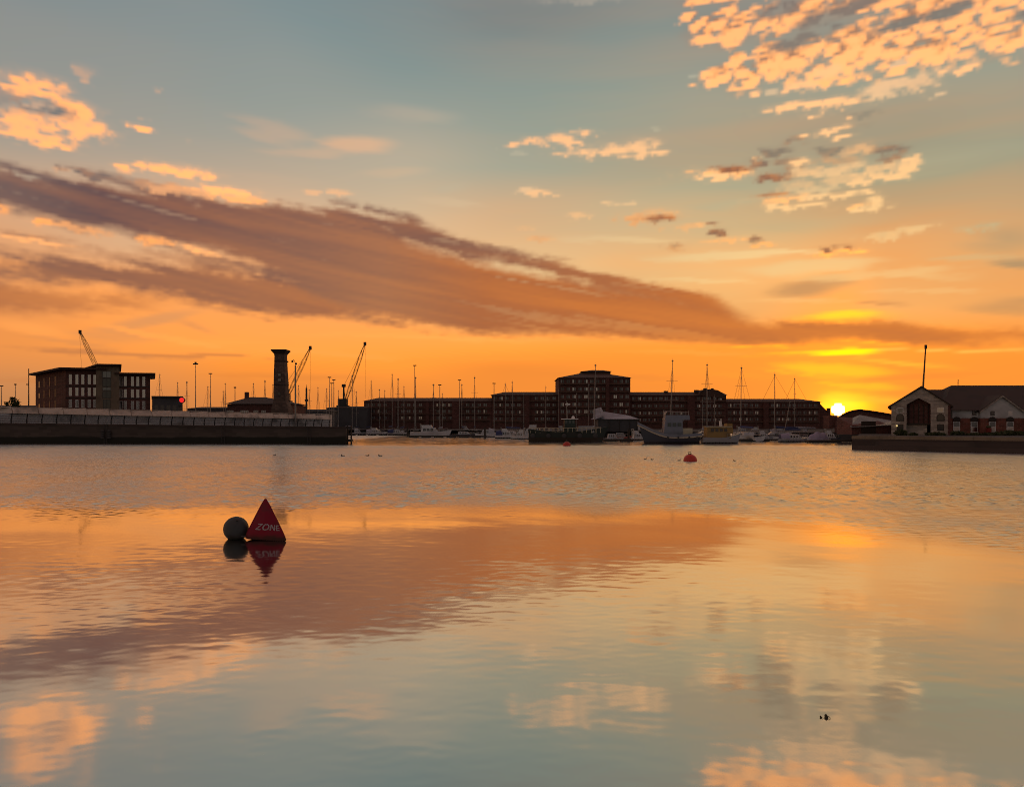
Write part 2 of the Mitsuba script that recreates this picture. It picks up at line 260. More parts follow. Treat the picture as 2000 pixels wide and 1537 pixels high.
    (25.11, 14.61, 0.56, 0.38, 0.28, 0.5, 0, 0.35, 1),
    (24.23, 14.45, 0.76, 0.17, 0.48, 0.53, 0, 0.35, 1),
    (17.55, 22.11, 0.41, 0.18, 0.26, 0.0, 0, 0.35, 1),
    (18.72, 22.17, 0.41, 0.18, 0.13, 0.21, 0, 0.35, 1),
    (21.66, 21.06, 2.95, 0.28, 0.25, 0.0, 0, 0.35, 1),
    (19.83, 21.17, 1.21, 0.25, 0.25, 0.0, 0, 0.35, 1),
    (23.60, 20.85, 1.27, 0.21, 0.25, 0.0, 0, 0.35, 1),
    (21.66, 20.50, 0.66, 0.21, 0.24, 0.0, 0, 0.35, 1),
    (21.33, 22.26, 1.65, 0.35, 0.26, 0.0, 0, 0.35, 1),
    (22.96, 22.27, 1.93, 0.28, 0.43, 0.26, 0, 0.35, 1),
    (20.67, 22.17, 0.83, 0.28, 0.26, 0.0, 0, 0.35, 1),
    (22.05, 23.00, 1.04, 0.42, 0.27, 0.0, 0, 0.35, 1),
    (25.48, 21.46, 0.93, 0.41, 0.16, 0.02, 0, 0.35, 1),
    (27.15, 21.53, 1.80, 0.47, 0.16, 0.01, -5, 0.35, 1),
    (25.79, 21.00, 1.54, 0.24, 0.15, 0.0, 0, 0.35, 1),
    (27.90, 21.25, 1.01, 0.47, 0.21, 0.28, 0, 0.35, 1),
    (28.84, 20.47, 0.41, 0.17, 0.16, 0.22, 0, 0.35, 1),
    (30.27, 21.66, 0.74, 0.23, 0.26, 0.0, -12, 0.35, 1),
    (29.07, 21.76, 0.29, 0.13, 0.26, 0.0, 0, 0.35, 1),
    (26.70, 22.71, 0.73, 0.20, 0.14, 0.0, -15, 0.35, 1),
    (14.40, 23.21, 0.28, 0.15, 0.28, 0.0, 0, 0.35, 1),
    (13.26, 23.66, 0.36, 0.11, 0.09, 0.59, 0, 0.35, 1),
    (4.92, 28.60, 3.39, 0.23, 0.06, 0.1, 0, 0.6, 0.7),
]
FIELD = [
    (12.97, 27.20, 0.65, 0.33, 0),
    (14.29, 26.58, 2.14, 0.73, -10),
    (16.93, 26.34, 2.43, 0.94, -14),
    (20.34, 26.40, 3.00, 1.00, -12),
    (13.76, 25.68, 1.22, 0.41, 0),
    (15.89, 25.58, 1.26, 0.55, -8),
    (16.24, 24.52, 0.63, 0.33, 0),
    (15.36, 23.58, 1.69, 0.62, -12),
    (16.76, 23.01, 1.46, 0.73, -8),
    (18.99, 24.11, 2.03, 1.15, -10),
    (20.34, 24.52, 1.67, 0.85, -5),
    (22.96, 24.22, 3.86, 0.98, -5),
    (23.28, 23.35, 4.16, 0.84, -6),
    (25.48, 24.70, 2.78, 1.16, -8),
    (27.90, 23.69, 2.96, 1.54, -10),
    (29.36, 24.50, 3.46, 1.65, -10),
    (28.78, 22.81, 1.75, 0.66, -4),
    (31.89, 23.94, 3.28, 1.77, -14),
    (32.70, 22.81, 1.88, 1.08, -18),
    (35.56, 23.30, 3.01, 2.16, -15),
    (32.16, 22.52, 1.09, 0.39, -10),
    (24.86, 26.35, 4.68, 0.55, 0),
    (32.43, 24.87, 4.05, 0.96, 0),
    (14.83, 27.91, 2.13, 0.22, 0),
    (37.27, 23.61, 3.84, 2.41, -10),
]
FIELD_LIT = (0.41, 0.15); FIELD_DIM = (0.75, 0.9); FIELD_GREY = (0.74, 1.0)
FIELD_DARK = [
    (21.66, 25.63, 2.46, 0.92, -16),
    (20.34, 25.02, 2.00, 0.57, -8),
    (19.33, 26.97, 2.03, 0.57, -10),
    (26.40, 24.76, 1.83, 0.31, -4),
    (29.36, 24.91, 1.73, 0.46, -6),
    (24.23, 26.33, 1.89, 0.41, -6),
    (22.96, 25.85, 1.29, 0.49, -10),
    (33.50, 23.82, 0.79, 0.32, -5),
]


def clouds(d):
    A = np.degrees(np.arctan2(d[..., 0], d[..., 1]))
    E = np.degrees(np.arcsin(np.clip(d[..., 2], 0, 1)))
    rows, cols = E[:, 0], A[0]
    sm = lambda a, b, x: (lambda t: t * t * (3 - 2 * t))(np.clip((x - a) / (b - a), 0, 1))
    fb = lambda kx, ky, o, seed, sl: meshkit.fbm(np.stack([A[sl] * kx, E[sl] * ky, np.zeros_like(A[sl])], -1), o, seed)
    full = np.s_[:, :]
    # thin veil of high cloud, warmer and denser towards the horizon and the sun
    va, ve = np.array(VEIL_AZ), np.array(VEIL_EL)[::-1]
    tables = []
    for t in (np.array(VEIL_COVER)[::-1], (np.array(VEIL_COVER) * np.array(VEIL_SHADE))[::-1]):
        a = np.concatenate([[-180, -100], va, [75, 130, 180]])
        dim_veil = np.full_like(t[:, :1], 0.55)            # unseen grey-mauve veil added in the east to dim the ambient light
        t = np.concatenate([dim_veil, t[:, :1] * 0.5 + dim_veil * 0.5, t, t[:, -1:] * 0.5 + dim_veil * 0.4, dim_veil, dim_veil], 1)
        e = np.concatenate([ve, [45, 90]])
        up = 0.13 if not tables else 0.095              # unseen thin grey sheet added overhead to grey the water reflections
        t = np.concatenate([t, t[-1:] * 0.7 + up, t[-1:] * 0.3 + 2 * up], 0)
        from scipy.interpolate import PchipInterpolator as Pc
        full_e = Pc(e, t, axis=0)(np.clip(rows, ve[0], 90))
        tables.append(Pc(a, full_e, axis=1)(cols))
    K, B = tables  # cover, cover times shade: colours mix linearly in these two
    wisp = fb(0.035, 0.30, 5, 3, full) - 0.5
    gain = 1 + 0.8 * wisp * sm(4, 11, E)
    B = B + (K * np.clip(gain, 0.3, 2) - K) * 0.55
    K = K * np.clip(gain, 0.3, 2)

    def lay(sl, m, c, s):
        K[sl] = K[sl] * (1 - m) + m * c
        B[sl] = B[sl] * (1 - m) + m * c * s

    # window in which the larger clouds lie
    r = np.nonzero(rows < 42)[0]
    k = np.nonzero(np.abs(cols) < 62)[0]
    w = np.s_[r[0]:r[-1] + 1, k[0]:k[-1] + 1]
    a0, e0 = A[w], E[w]
    n1 = fb(0.55, 1.1, 5, 11, w) - 0.5
    n2 = meshkit.fbm(np.stack([a0 * 0.10, (e0 + 0.17 * a0) * 1.6, 0 * a0], -1), 5, 23) - 0.5   # streaks that run along the long cloud
    n3 = fb(1.9, 3.9, 4, 37, w) - 0.5
    n4, n5 = fb(1.6, 3.2, 4, 57, w) - 0.5, fb(1.1, 2.6, 4, 83, w) - 0.5
    ax, ex = a0 + 1.1 * n4 + 0.8 * n1, e0 + 0.45 * n3

    def ell(x, y, c):  # 1 in the centre, 0 on the rim of a tilted ellipse
        ca, sa = math.cos(math.radians(c[4])), math.sin(math.radians(c[4]))
        u, v = (x - c[0]) * ca - (y - c[1]) * sa, (x - c[0]) * sa + (y - c[1]) * ca
        return 1 - np.sqrt((u / c[2]) ** 2 + (v / c[3]) ** 2)

    for c in STREAKS:
        q = ell(a0 + 2.0 * n2, e0 + 0.5 * n2 + 0.25 * n1, (*c[:4], c[6]))
        lay(w, np.clip(sm(0, c[7], q + 0.5 * n2) * c[8], 0, 1), c[4], c[5])
    for up, lo, col, soft, rough, op, gap in BANDS:
        up, lo, col = np.array(up), np.array(lo), np.array(col)
        along = a0 + 1.0 * n3
        hi = np.interp(along, up[:, 0], up[:, 1]) - e0 + rough * (0.55 * n1 + 0.55 * n3 + 1.3 * n2)
        below = e0 - np.interp(along, lo[:, 0], lo[:, 1]) + rough * (0.5 * n1 + 0.4 * n4 + 1.3 * n2)
        ends = sm(up[0, 0] - 1, up[0, 0] + 3, a0) * sm(-up[-1, 0] - 1, -up[-1, 0] + 3, -a0)
        m = sm(-0.5, soft, hi + 0.1) * sm(-0.5, soft, below + 0.1) * ends * op
        thin = sm(0.12, 0.26, n2 + 0.15 * n1) * 0.28
        m = m * (1 - thin)
        cc, ss = np.interp(a0, col[:, 0], col[:, 1]), np.interp(a0, col[:, 0], col[:, 2])
        lay(w, m, cc, np.clip(ss + 0.09 * n2, 0, 1))
    region = np.max([ell(a0, e0, c) for c in FIELD], 0)
    dark = np.max([ell(a0, e0, c) for c in FIELD_DARK], 0)
    # altocumulus cells: rounded patches with thin gaps (distance to the two nearest of jittered points)
    tx, ty = (a0 * 0.985 + e0 * 0.17 + 0.55 * n4) / 1.75, (e0 * 0.985 - a0 * 0.17 + 0.35 * n3) / 0.72
    f1, f2 = np.full(a0.shape, 9.0), np.full(a0.shape, 9.0)
    for i in (-1, 0, 1):
        for j in (-1, 0, 1):
            cx, cy = np.floor(tx) + i, np.floor(ty) + j
            h = np.sin(cx * 127.1 + cy * 311.7) * 43758.5453; h2 = np.sin(cx * 269.5 + cy * 183.3) * 43758.5453
            dd = np.hypot(cx + h - np.floor(h) - tx, cy + h2 - np.floor(h2) - ty)
            f2 = np.minimum(f2, np.maximum(f1, dd)); f1 = np.minimum(f1, dd)
    cell = np.minimum(f2 - f1, 0.6) - 0.28
    dens = np.minimum(region, 0.4) * 1.0 + 0.85 * cell + 0.75 * n3 + 0.9 * n1 + 0.12
    m = sm(0.0, 0.50, dens)
    relief = dens - np.roll(dens, -3, 0)
    lit = np.clip(0.72 + 1.5 * relief + 0.5 * n4 + 0.5 * cell, 0, 1)
    g = sm(-0.15, 0.5, dark + 0.8 * n3 + 0.6 * n1)[..., None]
    col = np.array(FIELD_LIT) * lit[..., None] + np.array(FIELD_DIM) * (1 - lit[..., None])
    col = col * (1 - g) + np.array(FIELD_GREY) * g
    lay(w, sm(-0.45, 0.5, region + 0.9 * n1 + 0.5 * n5) * 0.22, FIELD_DIM[0], FIELD_DIM[1])
    lay(w, m * (0.90 - 0.35 * g[..., 0]), col[..., 0], col[..., 1])
    for c in PUFFS:
        i = np.nonzero(np.abs(rows - c[1]) < c[3] * 2 + 0.9)[0]
        j = np.nonzero(np.abs(cols - c[0]) < c[2] * 2 + 1.8)[0]
        sl = np.s_[i[0]:i[-1] + 1, j[0]:j[-1] + 1]
        sub = np.s_[i[0] - r[0]:i[-1] + 1 - r[0], j[0] - k[0]:j[-1] + 1 - k[0]]
        q = ell(a0[sub] + 0.9 * n4[sub] + 0.5 * n1[sub], e0[sub] + 0.35 * n3[sub], (*c[:4], c[6]))
        f = np.minimum(q, 0.6) + 1.15 * n3[sub] + 0.55 * n4[sub] + 0.8 * n5[sub] + 0.06
        m = sm(-0.08, c[7] + 0.30, f) * c[8]
        relief = f - np.roll(f, -2, 0)                # undersides catch the low sun
        lay(sl, sm(-0.75, 0.6, f) * 0.12 * c[8], c[4], c[5])   # thin vapour around the puff
        m = m * np.clip(0.80 + 0.9 * relief + 0.9 * n5[sub], 0.25, 1)
        lay(sl, m, c[4], np.clip(c[5] + 0.2 * n4[sub], 0, 1))
    # the same broken cloud goes on around the rest of the sky, dimmer away from the sun
    out = np.clip(np.maximum((np.abs(A) - 36) / 8, (E - 31) / 6), 0, 1) * sm(6, 14, E)
    n = fb(0.11, 0.30, 5, 91, full)
    lay(full, sm(0.56, 0.66, n) * out * 0.6, 0.20 + 0.15 * (d[..., 0] * SUN[0] + d[..., 1] * SUN[1]), 0.80)
    return np.clip(K, 0, 1), np.clip(B / np.maximum(K, 1e-4), 0, 1)


L_OVER_MEAN = 1 / (16 * SKY_MEAN)
scene['sky'] = mikit.sky(SUN, turbidity=6.0, sun_scale=SUN_SCALE, sky_scale=1.0, sun_angle=SUN_ANGLE, ground=(0.06, 0.07, 0.08), clouds=clouds,
                         cloud_lit=[v * L_OVER_MEAN for v in (3.6, 1.06, 0.008)], cloud_dark=[v * L_OVER_MEAN for v in (0.148, 0.052, 0.052)],
                         sun_tint=SUN_TINT, sky_tint=(0.43, 0.80, 1.10))

# ---------------------------------------------------------------- helpers
def at(u, v, y):
    """The point at depth y that the survey of the photograph puts at (u, v)."""
    return np.array([(u - 1000) / F * y, y, EYE - (v - YH) / F * y])


def X(u, y): return (u - 1000) / F * y
def Z(v, y): return EYE - (v - YH) / F * y
def shore(v): return EYE * F / (v - YH)


class MB:
    """Collects pieces of one mesh."""
    def __init__(s): s.v, s.f, s.n = [], [], 0

    def add(s, v, f):
        v, f = np.asarray(v, float), np.asarray(f, int)
        if f.shape[1] == 4: f = np.vstack([f[:, [0, 1, 2]], f[:, [0, 2, 3]]])
        s.v.append(v); s.f.append(f + s.n); s.n += len(v)
        return s

    def mesh(s, m, M=None):
        v = np.array(m.vertices)
        return s.add(v if M is None else v @ M[:3, :3].T + M[:3, 3], m.faces)

    def box(s, c, d, rot=0.0, ch=0.0):
        """Box of size d centred at c, turned by rot about z; ch chamfers the upright edges."""
        x, y, z = np.array(d, float) / 2
        k = min(ch, x * .9, y * .9)
        p = [(-x, -y), (x, -y), (x, y), (-x, y)] if not ch else [(-x + k, -y), (x - k, -y), (x, -y + k), (x, y - k), (x - k, y), (-x + k, y), (-x, y - k), (-x, -y + k)]
        ca, sa = math.cos(rot), math.sin(rot)
        p = [(c[0] + a * ca - b * sa, c[1] + a * sa + b * ca) for a, b in p]
        return s.prism(p, c[2] - z, c[2] + z)

    def prism(s, p, z0, z1):
        """Upright prism over the convex plan p; z0 and z1 may be lists (one per corner)."""
        n = len(p)
        z0 = [z0] * n if np.isscalar(z0) else z0; z1 = [z1] * n if np.isscalar(z1) else z1
        v = [(a, b, z) for (a, b), z in zip(p, z0)] + [(a, b, z) for (a, b), z in zip(p, z1)]
        f = [(i, (i + 1) % n, (i + 1) % n + n) for i in range(n)] + [(i, (i + 1) % n + n, i + n) for i in range(n)]
        f += [(0, i + 1, i) for i in range(1, n - 1)] + [(n, n + i, n + i + 1) for i in range(1, n - 1)]
        return s.add(v, f)

    def slab(s, pts, d):
        """Solid from a planar convex polygon pushed along the vector d."""
        pts, d, n = np.array(pts, float), np.array(d, float), len(pts)
        v = np.vstack([pts, pts + d])
        f = [(i, (i + 1) % n, (i + 1) % n + n) for i in range(n)] + [(i, (i + 1) % n + n, i + n) for i in range(n)]
        f += [(0, i + 1, i) for i in range(1, n - 1)] + [(n, n + i, n + i + 1) for i in range(1, n - 1)]
        m = trimesh.Trimesh(v, f, process=False)
        if m.volume < 0: f = [t[::-1] for t in f]
        return s.add(v, f)

    def bar(s, p, q, r, r2=None, n=6):
        p, q = np.array(p, float), np.array(q, float)
        r2 = r if r2 is None else r2
        z = (q - p) / np.linalg.norm(q - p)
        a = np.cross(z, [0, 0, 1] if abs(z[2]) < .9 else [1, 0, 0]); a /= np.linalg.norm(a); b = np.cross(z, a)
        t = np.arange(n) * 2 * np.pi / n
        ring = np.cos(t)[:, None] * a + np.sin(t)[:, None] * b
        v = np.vstack([p + ring * r, q + ring * r2, [p], [q]])
        f = []
        for i in range(n):
            j = (i + 1) % n
            f += [(i, j, j + n), (i, j + n, i + n), (2 * n, j, i), (2 * n + 1, i + n, j + n)]
        return s.add(v, f)

    def path(s, pts, r, n=6):
        for a, b in zip(pts[:-1], pts[1:]): s.bar(a, b, r, n=n)
        return s

    def ball(s, c, r, sub=2, squash=(1, 1, 1)):
        m = trimesh.creation.icosphere(sub, 1.0)
        return s.add(m.vertices * r * np.array(squash) + np.array(c), m.faces)

    def get(s, M=None):
        v = np.vstack(s.v)
        if M is not None: v = v @ M[:3, :3].T + M[:3, 3]
        return trimesh.Trimesh(v, np.vstack(s.f), process=False)


def place(x, y, z=0.0, deg=0.0):
    M = np.eye(4); c, s_ = math.cos(math.radians(deg)), math.sin(math.radians(deg))
    M[:2, :2] = [[c, -s_], [s_, c]]; M[:3, 3] = [x, y, z]
    return M


used = {}
def numbered(k):
    n = used.get(k, -1) + 1; used[k] = n
    return k if n == 0 else f'{k}_{n:03d}'


def thing(name, label, cat, group=None, mesh=None, m=None, smooth=False, M=None):
    k = numbered(name); labels[k] = {'label': label, 'category': cat}
    if group: labels[k]['group'] = group
    if mesh is not None: scene[k] = mikit.ply(mesh.get(M) if isinstance(mesh, MB) else mesh, m, smooth)
    return k


def part(parent, name, mesh, m, smooth=False, M=None, label=None, more=None):
    k = numbered(parent + '__' + name)
    scene[k] = mikit.ply(mesh.get(M) if isinstance(mesh, MB) else mesh, m, smooth, **(more or {}))
    if label: labels[k] = {'label': label}
    return k


def structure(name, mesh, m, label=None, smooth=False):
    scene[name] = mikit.ply(mesh.get() if isinstance(mesh, MB) else mesh, m, smooth)
    labels[name] = {'kind': 'structure', **({'label': label} if label else {})}


# ---------------------------------------------------------------- materials
def weathered(base, amount=0.3, scale=0.6, stretch=1.0, dirt=(0.03, 0.028, 0.025)):
    def fn(p, n, uv):
        a = fbm(p.x * scale, p.y * scale, p.z * scale * stretch, 3)
        b = noise(p.x * scale * 5 + 7, p.y * scale * 5, p.z * scale * 1.2)
        return mix(base, dirt, dr.clip(smoothstep(0.45, 0.85, a) * amount * 1.6 + b * amount * 0.3, 0, 1))
    return proc(fn)


def mat(name, base, rough=0.6, metallic=0.0, spec=0.4, **more):
    color = base if isinstance(base, dict) else {'type': 'rgb', 'value': list(base)}
    scene[name] = {'type': 'twosided', 'bsdf': {'type': 'principled', 'base_color': color, 'roughness': rough, 'metallic': metallic, 'specular': spec, **more}}


def bricks(base, mortar, w=0.9, h=0.3):
    def fn(p, n, uv):
        row = dr.floor(p.z / h)
        along = (p.x + p.y * 0.7) / w + 0.5 * (row - 2 * dr.floor(row / 2))
        fx, fz = along - dr.floor(along), p.z / h - row
        edge = dr.maximum(smoothstep(0.42, 0.48, dr.abs(fx - 0.5)), smoothstep(0.38, 0.48, dr.abs(fz - 0.5)))
        tone = 0.7 + 0.6 * mikit.cell_rand(along, row)
        dirt = 0.75 + 0.4 * fbm(p.x * .3, p.y * .3, p.z * .2, 2)
        return mix(mi.Color3f(base) * tone * dirt, mortar, edge * 0.5)
    return proc(fn)


mat('brick_dark', bricks((0.11, 0.04, 0.034), (0.16, 0.13, 0.11)), 0.85)
mat('brick_red', bricks((0.19, 0.06, 0.04), (0.2, 0.16, 0.13)), 0.85)
mat('stone_tan', weathered((0.20, 0.155, 0.11), 0.3, 0.5), 0.85)
mat('stone_pale', bricks((0.38, 0.33, 0.29), (0.3, 0.27, 0.24), 0.8, 0.25), 0.85)
mat('stone_dark', bricks((0.058, 0.042, 0.038), (0.035, 0.03, 0.027), 1.6, 0.55), 0.9)
mat('tower_masonry', bricks((0.12, 0.085, 0.07), (0.07, 0.06, 0.05), 1.1, 0.5), 0.9)
mat('concrete_lit', weathered((0.62, 0.54, 0.47), 0.35, 0.5), 0.8)  # upper sea wall: sky light on the tilted panels put into the colour
mat('concrete_shaded', weathered((0.42, 0.45, 0.48), 0.4, 0.5), 0.8)  # same concrete lower down, its bluish shade put into the colour


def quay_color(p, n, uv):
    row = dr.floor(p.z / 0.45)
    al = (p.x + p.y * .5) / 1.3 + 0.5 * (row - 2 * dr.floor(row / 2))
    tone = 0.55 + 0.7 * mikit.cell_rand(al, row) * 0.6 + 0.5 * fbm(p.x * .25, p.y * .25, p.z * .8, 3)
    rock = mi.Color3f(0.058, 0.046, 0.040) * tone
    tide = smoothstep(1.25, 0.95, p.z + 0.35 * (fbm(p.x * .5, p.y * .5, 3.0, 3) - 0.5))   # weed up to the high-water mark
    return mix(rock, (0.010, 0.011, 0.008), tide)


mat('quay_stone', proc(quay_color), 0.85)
mat('timber_wet', (0.035, 0.026, 0.02), 0.7)
mat('roof_slate', weathered((0.055, 0.036, 0.03), 0.3, 0.8), 0.75)
mat('roof_brown', weathered((0.075, 0.04, 0.03), 0.3, 0.6), 0.75)
mat('roof_grey', weathered((0.22, 0.22, 0.22), 0.3, 0.5), 0.5)
mat('render_white', weathered((0.55, 0.54, 0.54), 0.25, 0.6), 0.8)
mat('cladding_grey', weathered((0.07, 0.07, 0.08), 0.2, 0.4), 0.55)
mat('paint_white', (0.72, 0.72, 0.72), 0.35)
mat('gelcoat_white', weathered((0.48, 0.49, 0.52), 0.15, 0.9), 0.25)
mat('gelcoat_grey', (0.25, 0.265, 0.295), 0.3)
mat('hull_navy', (0.035, 0.042, 0.06), 0.35)
mat('hull_green', weathered((0.018, 0.032, 0.027), 0.3, 0.7), 0.5)
mat('hull_red', (0.22, 0.03, 0.025), 0.4)
mat('paint_blue_grey', weathered((0.17, 0.19, 0.245), 0.25, 0.7), 0.4)
mat('paint_cream', (0.42, 0.38, 0.28), 0.45)
mat('paint_yellow', weathered((0.26, 0.16, 0.05), 0.3, 0.8), 0.45)
mat('antifoul', (0.02, 0.016, 0.016), 0.6)
mat('tarp_blue', (0.035, 0.045, 0.13), 0.8)
mat('tarp_grey', weathered((0.34, 0.35, 0.40), 0.2, 1.0), 0.8)
mat('tarp_mauve', weathered((0.30, 0.27, 0.38), 0.2, 1.0), 0.7)
mat('glass_dark', (0.03, 0.035, 0.04), 0.06, 0.0, 0.9)
mat('glass_mirror', (0.62, 0.62, 0.64), 0.12, 1.0)
mat('glass_dim', (0.22, 0.23, 0.25), 0.2, 1.0)
mat('metal_dark', (0.035, 0.035, 0.038), 0.5)
mat('alloy', (0.30, 0.29, 0.28), 0.45, 0.6)
mat('mast_wood', (0.16, 0.10, 0.05), 0.5)
mat('crane_yellow', (0.22, 0.13, 0.03), 0.5)
def grimy(base):
    """Vinyl with a waterline stain and a few scuffs."""
    def fn(p, n, uv):
        a = fbm(p.x * 6, p.y * 6, p.z * 9, 3)
        c = mix(base, mi.Color3f(base) * 0.45 + 0.02, smoothstep(0.52, 0.72, a) * 0.5)
        return mix(c, (0.018, 0.016, 0.010), smoothstep(0.20, 0.02, p.z + 0.16 * (a - 0.5)) * 0.85)
    return proc(fn)


mat('vinyl_red', grimy((0.21, 0.002, 0.020)), 0.48, spec=0.25)
mat('vinyl_grey', grimy((0.05, 0.056, 0.062)), 0.55, spec=0.3)
mat('buoy_red', weathered((0.55, 0.045, 0.03), 0.25, 2.0), 0.45)
mat('print_white', (0.34, 0.29, 0.32), 0.5)
mat('asphalt', weathered((0.055, 0.052, 0.05), 0.3, 0.3), 0.9)
mat('earth', weathered((0.07, 0.065, 0.05), 0.3, 0.3), 0.95)
mat('leaf', weathered((0.06, 0.075, 0.03), 0.3, 1.5), 0.8)
mat('feather_dark', (0.06, 0.05, 0.045), 0.8)
mat('feather_pale', (0.4, 0.38, 0.36), 0.8)
mat('weed', (0.05, 0.04, 0.02), 0.8)

# ---------------------------------------------------------------- water
def breeze(x, y):
    """0 on the smooth water near the viewer, 1 where the breeze ruffles the basin (world metres)."""
    sm = lambda a, b, t: (lambda q: q * q * (3 - 2 * q))(np.clip((t - a) / (b - a), 0, 1))
    p = np.stack([x * 0.16, y * 0.16, 0 * x], -1)
    n = meshkit.fbm(p, 4, 5) - 0.5
    edge = 25.6 - 8.0 * sm(5, 13, x) + 7.0 * n
    w = sm(-1.5, 6.5, y - edge + 7.0 * (meshkit.fbm(p * [4.0, 2.2, 1], 3, 8) - 0.5))
    lee = sm(108, 119, y + 10 * n) * sm(-34, -30, x)
    streak = np.exp(-((y - 54 - 0.10 * (x + 5) - 6 * n) / 1.6) ** 2) * sm(-16, -9, x) * (1 - sm(2, 6, x))
    return w * (1 - 0.8 * lee) * (1 - 0.45 * streak) * (0.92 + 0.5 * n)


def make_water():
    fv = F * 1024 / 2000 * EYE                     # finer rows where the surface is seen at a flatter angle
    v1 = np.arange(560, fv / 27.2, -0.62)
    far = [27.4]
    while far[-1] < 121: far.append(far[-1] + 0.10 + far[-1] * 0.0009)
    ys = np.concatenate([[-60, -20, 0, 2], fv / v1, far, [123, 127, 134, 145, 165, 190, 225, 280, 380, 600, 1200, 4000]])
    dy = np.gradient(ys)
    s = np.linspace(-1, 1, 861); s = s * (0.75 + 0.25 * s ** 2)
    xs = s[None] * (6 + 1.05 * np.maximum(ys, 2))[:, None]
    x, y = xs, np.repeat(ys[:, None], xs.shape[1], 1)
    dx = np.gradient(xs, axis=1)
    w = breeze(x, y)
    r = np.random.default_rng(3)
    patch = meshkit.fbm(np.stack([x * .35, y * .22, 0 * x], -1), 3, 9)
    rip = 0.30 + 1.1 * np.exp(-((y - 15.5) / 3.6) ** 2) * np.clip((6 - x) / 8, 0, 1)
    z = np.zeros_like(x)
    for i in range(64):
        lam = 0.16 * 14 ** (i / 63)                # 0.16 to 2.2 m
        th = r.normal(0, 0.62)
        kx, ky = 2 * np.pi / lam * math.sin(th), 2 * np.pi / lam * math.cos(th)
        keep = np.clip((lam / max(abs(math.cos(th)), .2) / dy[:, None] - 2.2) / 1.6, 0, 1) * np.clip((lam / max(abs(math.sin(th)), .1) / dx - 2.0) / 1.4, 0, 1)
        a = lam / (2 * np.pi) * (0.060 * w * (0.75 + 0.7 * patch) * np.clip(1.6 - lam / 0.58, 0.05, 1) + 0.0024 * rip * (0.5 + patch) * (lam < 0.8))
        z += a * keep * np.sin(kx * x + ky * y + r.uniform(0, 6.28) + 1.2 * np.sin(0.9 * kx * y * .3 + i))
    for i in range(10):                            # slow swell that bends the reflections on the smooth water
        lam = 1.4 * 5 ** (i / 9); th = r.normal(0.1, 0.45)
        kx, ky = 2 * np.pi / lam * math.sin(th), 2 * np.pi / lam * math.cos(th)
        keep = np.clip((lam / dy[:, None] - 2.2) / 1.6, 0, 1)
        z += keep * lam / (2 * np.pi) * 0.0012 * np.sin(kx * x + ky * y + r.uniform(0, 6.28))
    n, m = x.shape
    i, j = np.meshgrid(np.arange(n - 1), np.arange(m - 1), indexing='ij')
    q = np.stack([i * m + j, i * m + j + 1, (i + 1) * m + j + 1, (i + 1) * m + j], -1).reshape(-1, 4)
    v = np.stack([x, y, z], -1).reshape(-1, 3)
    return v, q


def ripple_roughness(p, n, uv):
    """Ripples too small for the mesh: the microfacet roughness follows the same breeze."""
    edge = 25.6 - 8.0 * smoothstep(5, 13, p.x) + 7.0 * (fbm(p.x * 0.16, p.y * 0.16, 5.0, 3) - 0.5)
    w = smoothstep(-1.0, 5, p.y - edge)
    lee = smoothstep(108, 119, p.y) * smoothstep(-34, -30, p.x)
    return 0.07 + (0.15 + 0.06 * smoothstep(40, 85, p.y)) * w * (1 - 0.75 * lee) + 0.05 * smoothstep(0.4, 0.7, fbm(p.x * 0.5, p.y * 0.25, 1.0, 3)) * w


scene['water_surface'] = {'type': 'principled', 'base_color': {'type': 'rgb', 'value': [0.63, 0.615, 0.585]}, 'metallic': 1.0, 'roughness': proc(ripple_roughness)}
structure('water', make_water(), 'water_surface', 'still harbour water mirroring the sunset, ruffled further out', True)

# ---------------------------------------------------------------- land
b = MB().prism([(-320, 122.6), (-26.9, 122.6), (-31.5, 140), (-42, 178), (-52, 232), (-320, 245)], -3, 2.5)
structure('left_quay_ground', b, 'asphalt', 'flat top of the left quay')
b = MB().prism([(42.0, 94.6), (75, 58), (330, 58), (330, 175), (79.5, 175)], -3, 1.55)
structure('right_quay_ground', b, 'asphalt', 'flat top of the right quay')
b = MB().prism([(-95, 292), (69, 292), (63, 151), (80, 151), (95, 175.1), (330, 175.1), (330, 520), (-95, 520)], -3, 1.45)
structure('marina_ground', b, 'asphalt', 'paved promenade behind the moored boats')
b = MB().prism([(-900, 520), (900, 520), (1500, 2500), (-1500, 2500)], -3, 1.6)
structure('far_ground', b, 'earth', 'low land behind the town')

# ---------------------------------------------------------------- left quay: wall, sea wall, railing
def front_top(x): return 2.72 + (3.32 - 2.72) * (-28 - x) / 53
k = thing('quay_wall', 'long dark stone quay wall with black tide mark on the left', 'quay wall')
xs = [-170, -140, -110, -80, -50, -26.2]
for i, (p, q) in enumerate(zip(xs[:-1], xs[1:])):
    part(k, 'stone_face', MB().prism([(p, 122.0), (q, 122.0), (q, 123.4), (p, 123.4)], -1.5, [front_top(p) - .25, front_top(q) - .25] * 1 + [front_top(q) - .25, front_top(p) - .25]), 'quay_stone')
part(k, 'coping', MB().prism([(-170, 121.85), (-26.05, 121.85), (-26.5, 123.6), (-170, 123.6)], [front_top(-170) - .248, front_top(-26) - .248] * 1 + [front_top(-26) - .248, front_top(-170) - .248],
     [front_top(-170), front_top(-26), front_top(-26), front_top(-170)]), 'stone_dark')
part(k, 'end_face', MB().prism([(-28.0, 123.6), (-26.55, 123.6), (-31.2, 140), (-32.6, 140)], -1.5, 2.55), 'quay_stone')
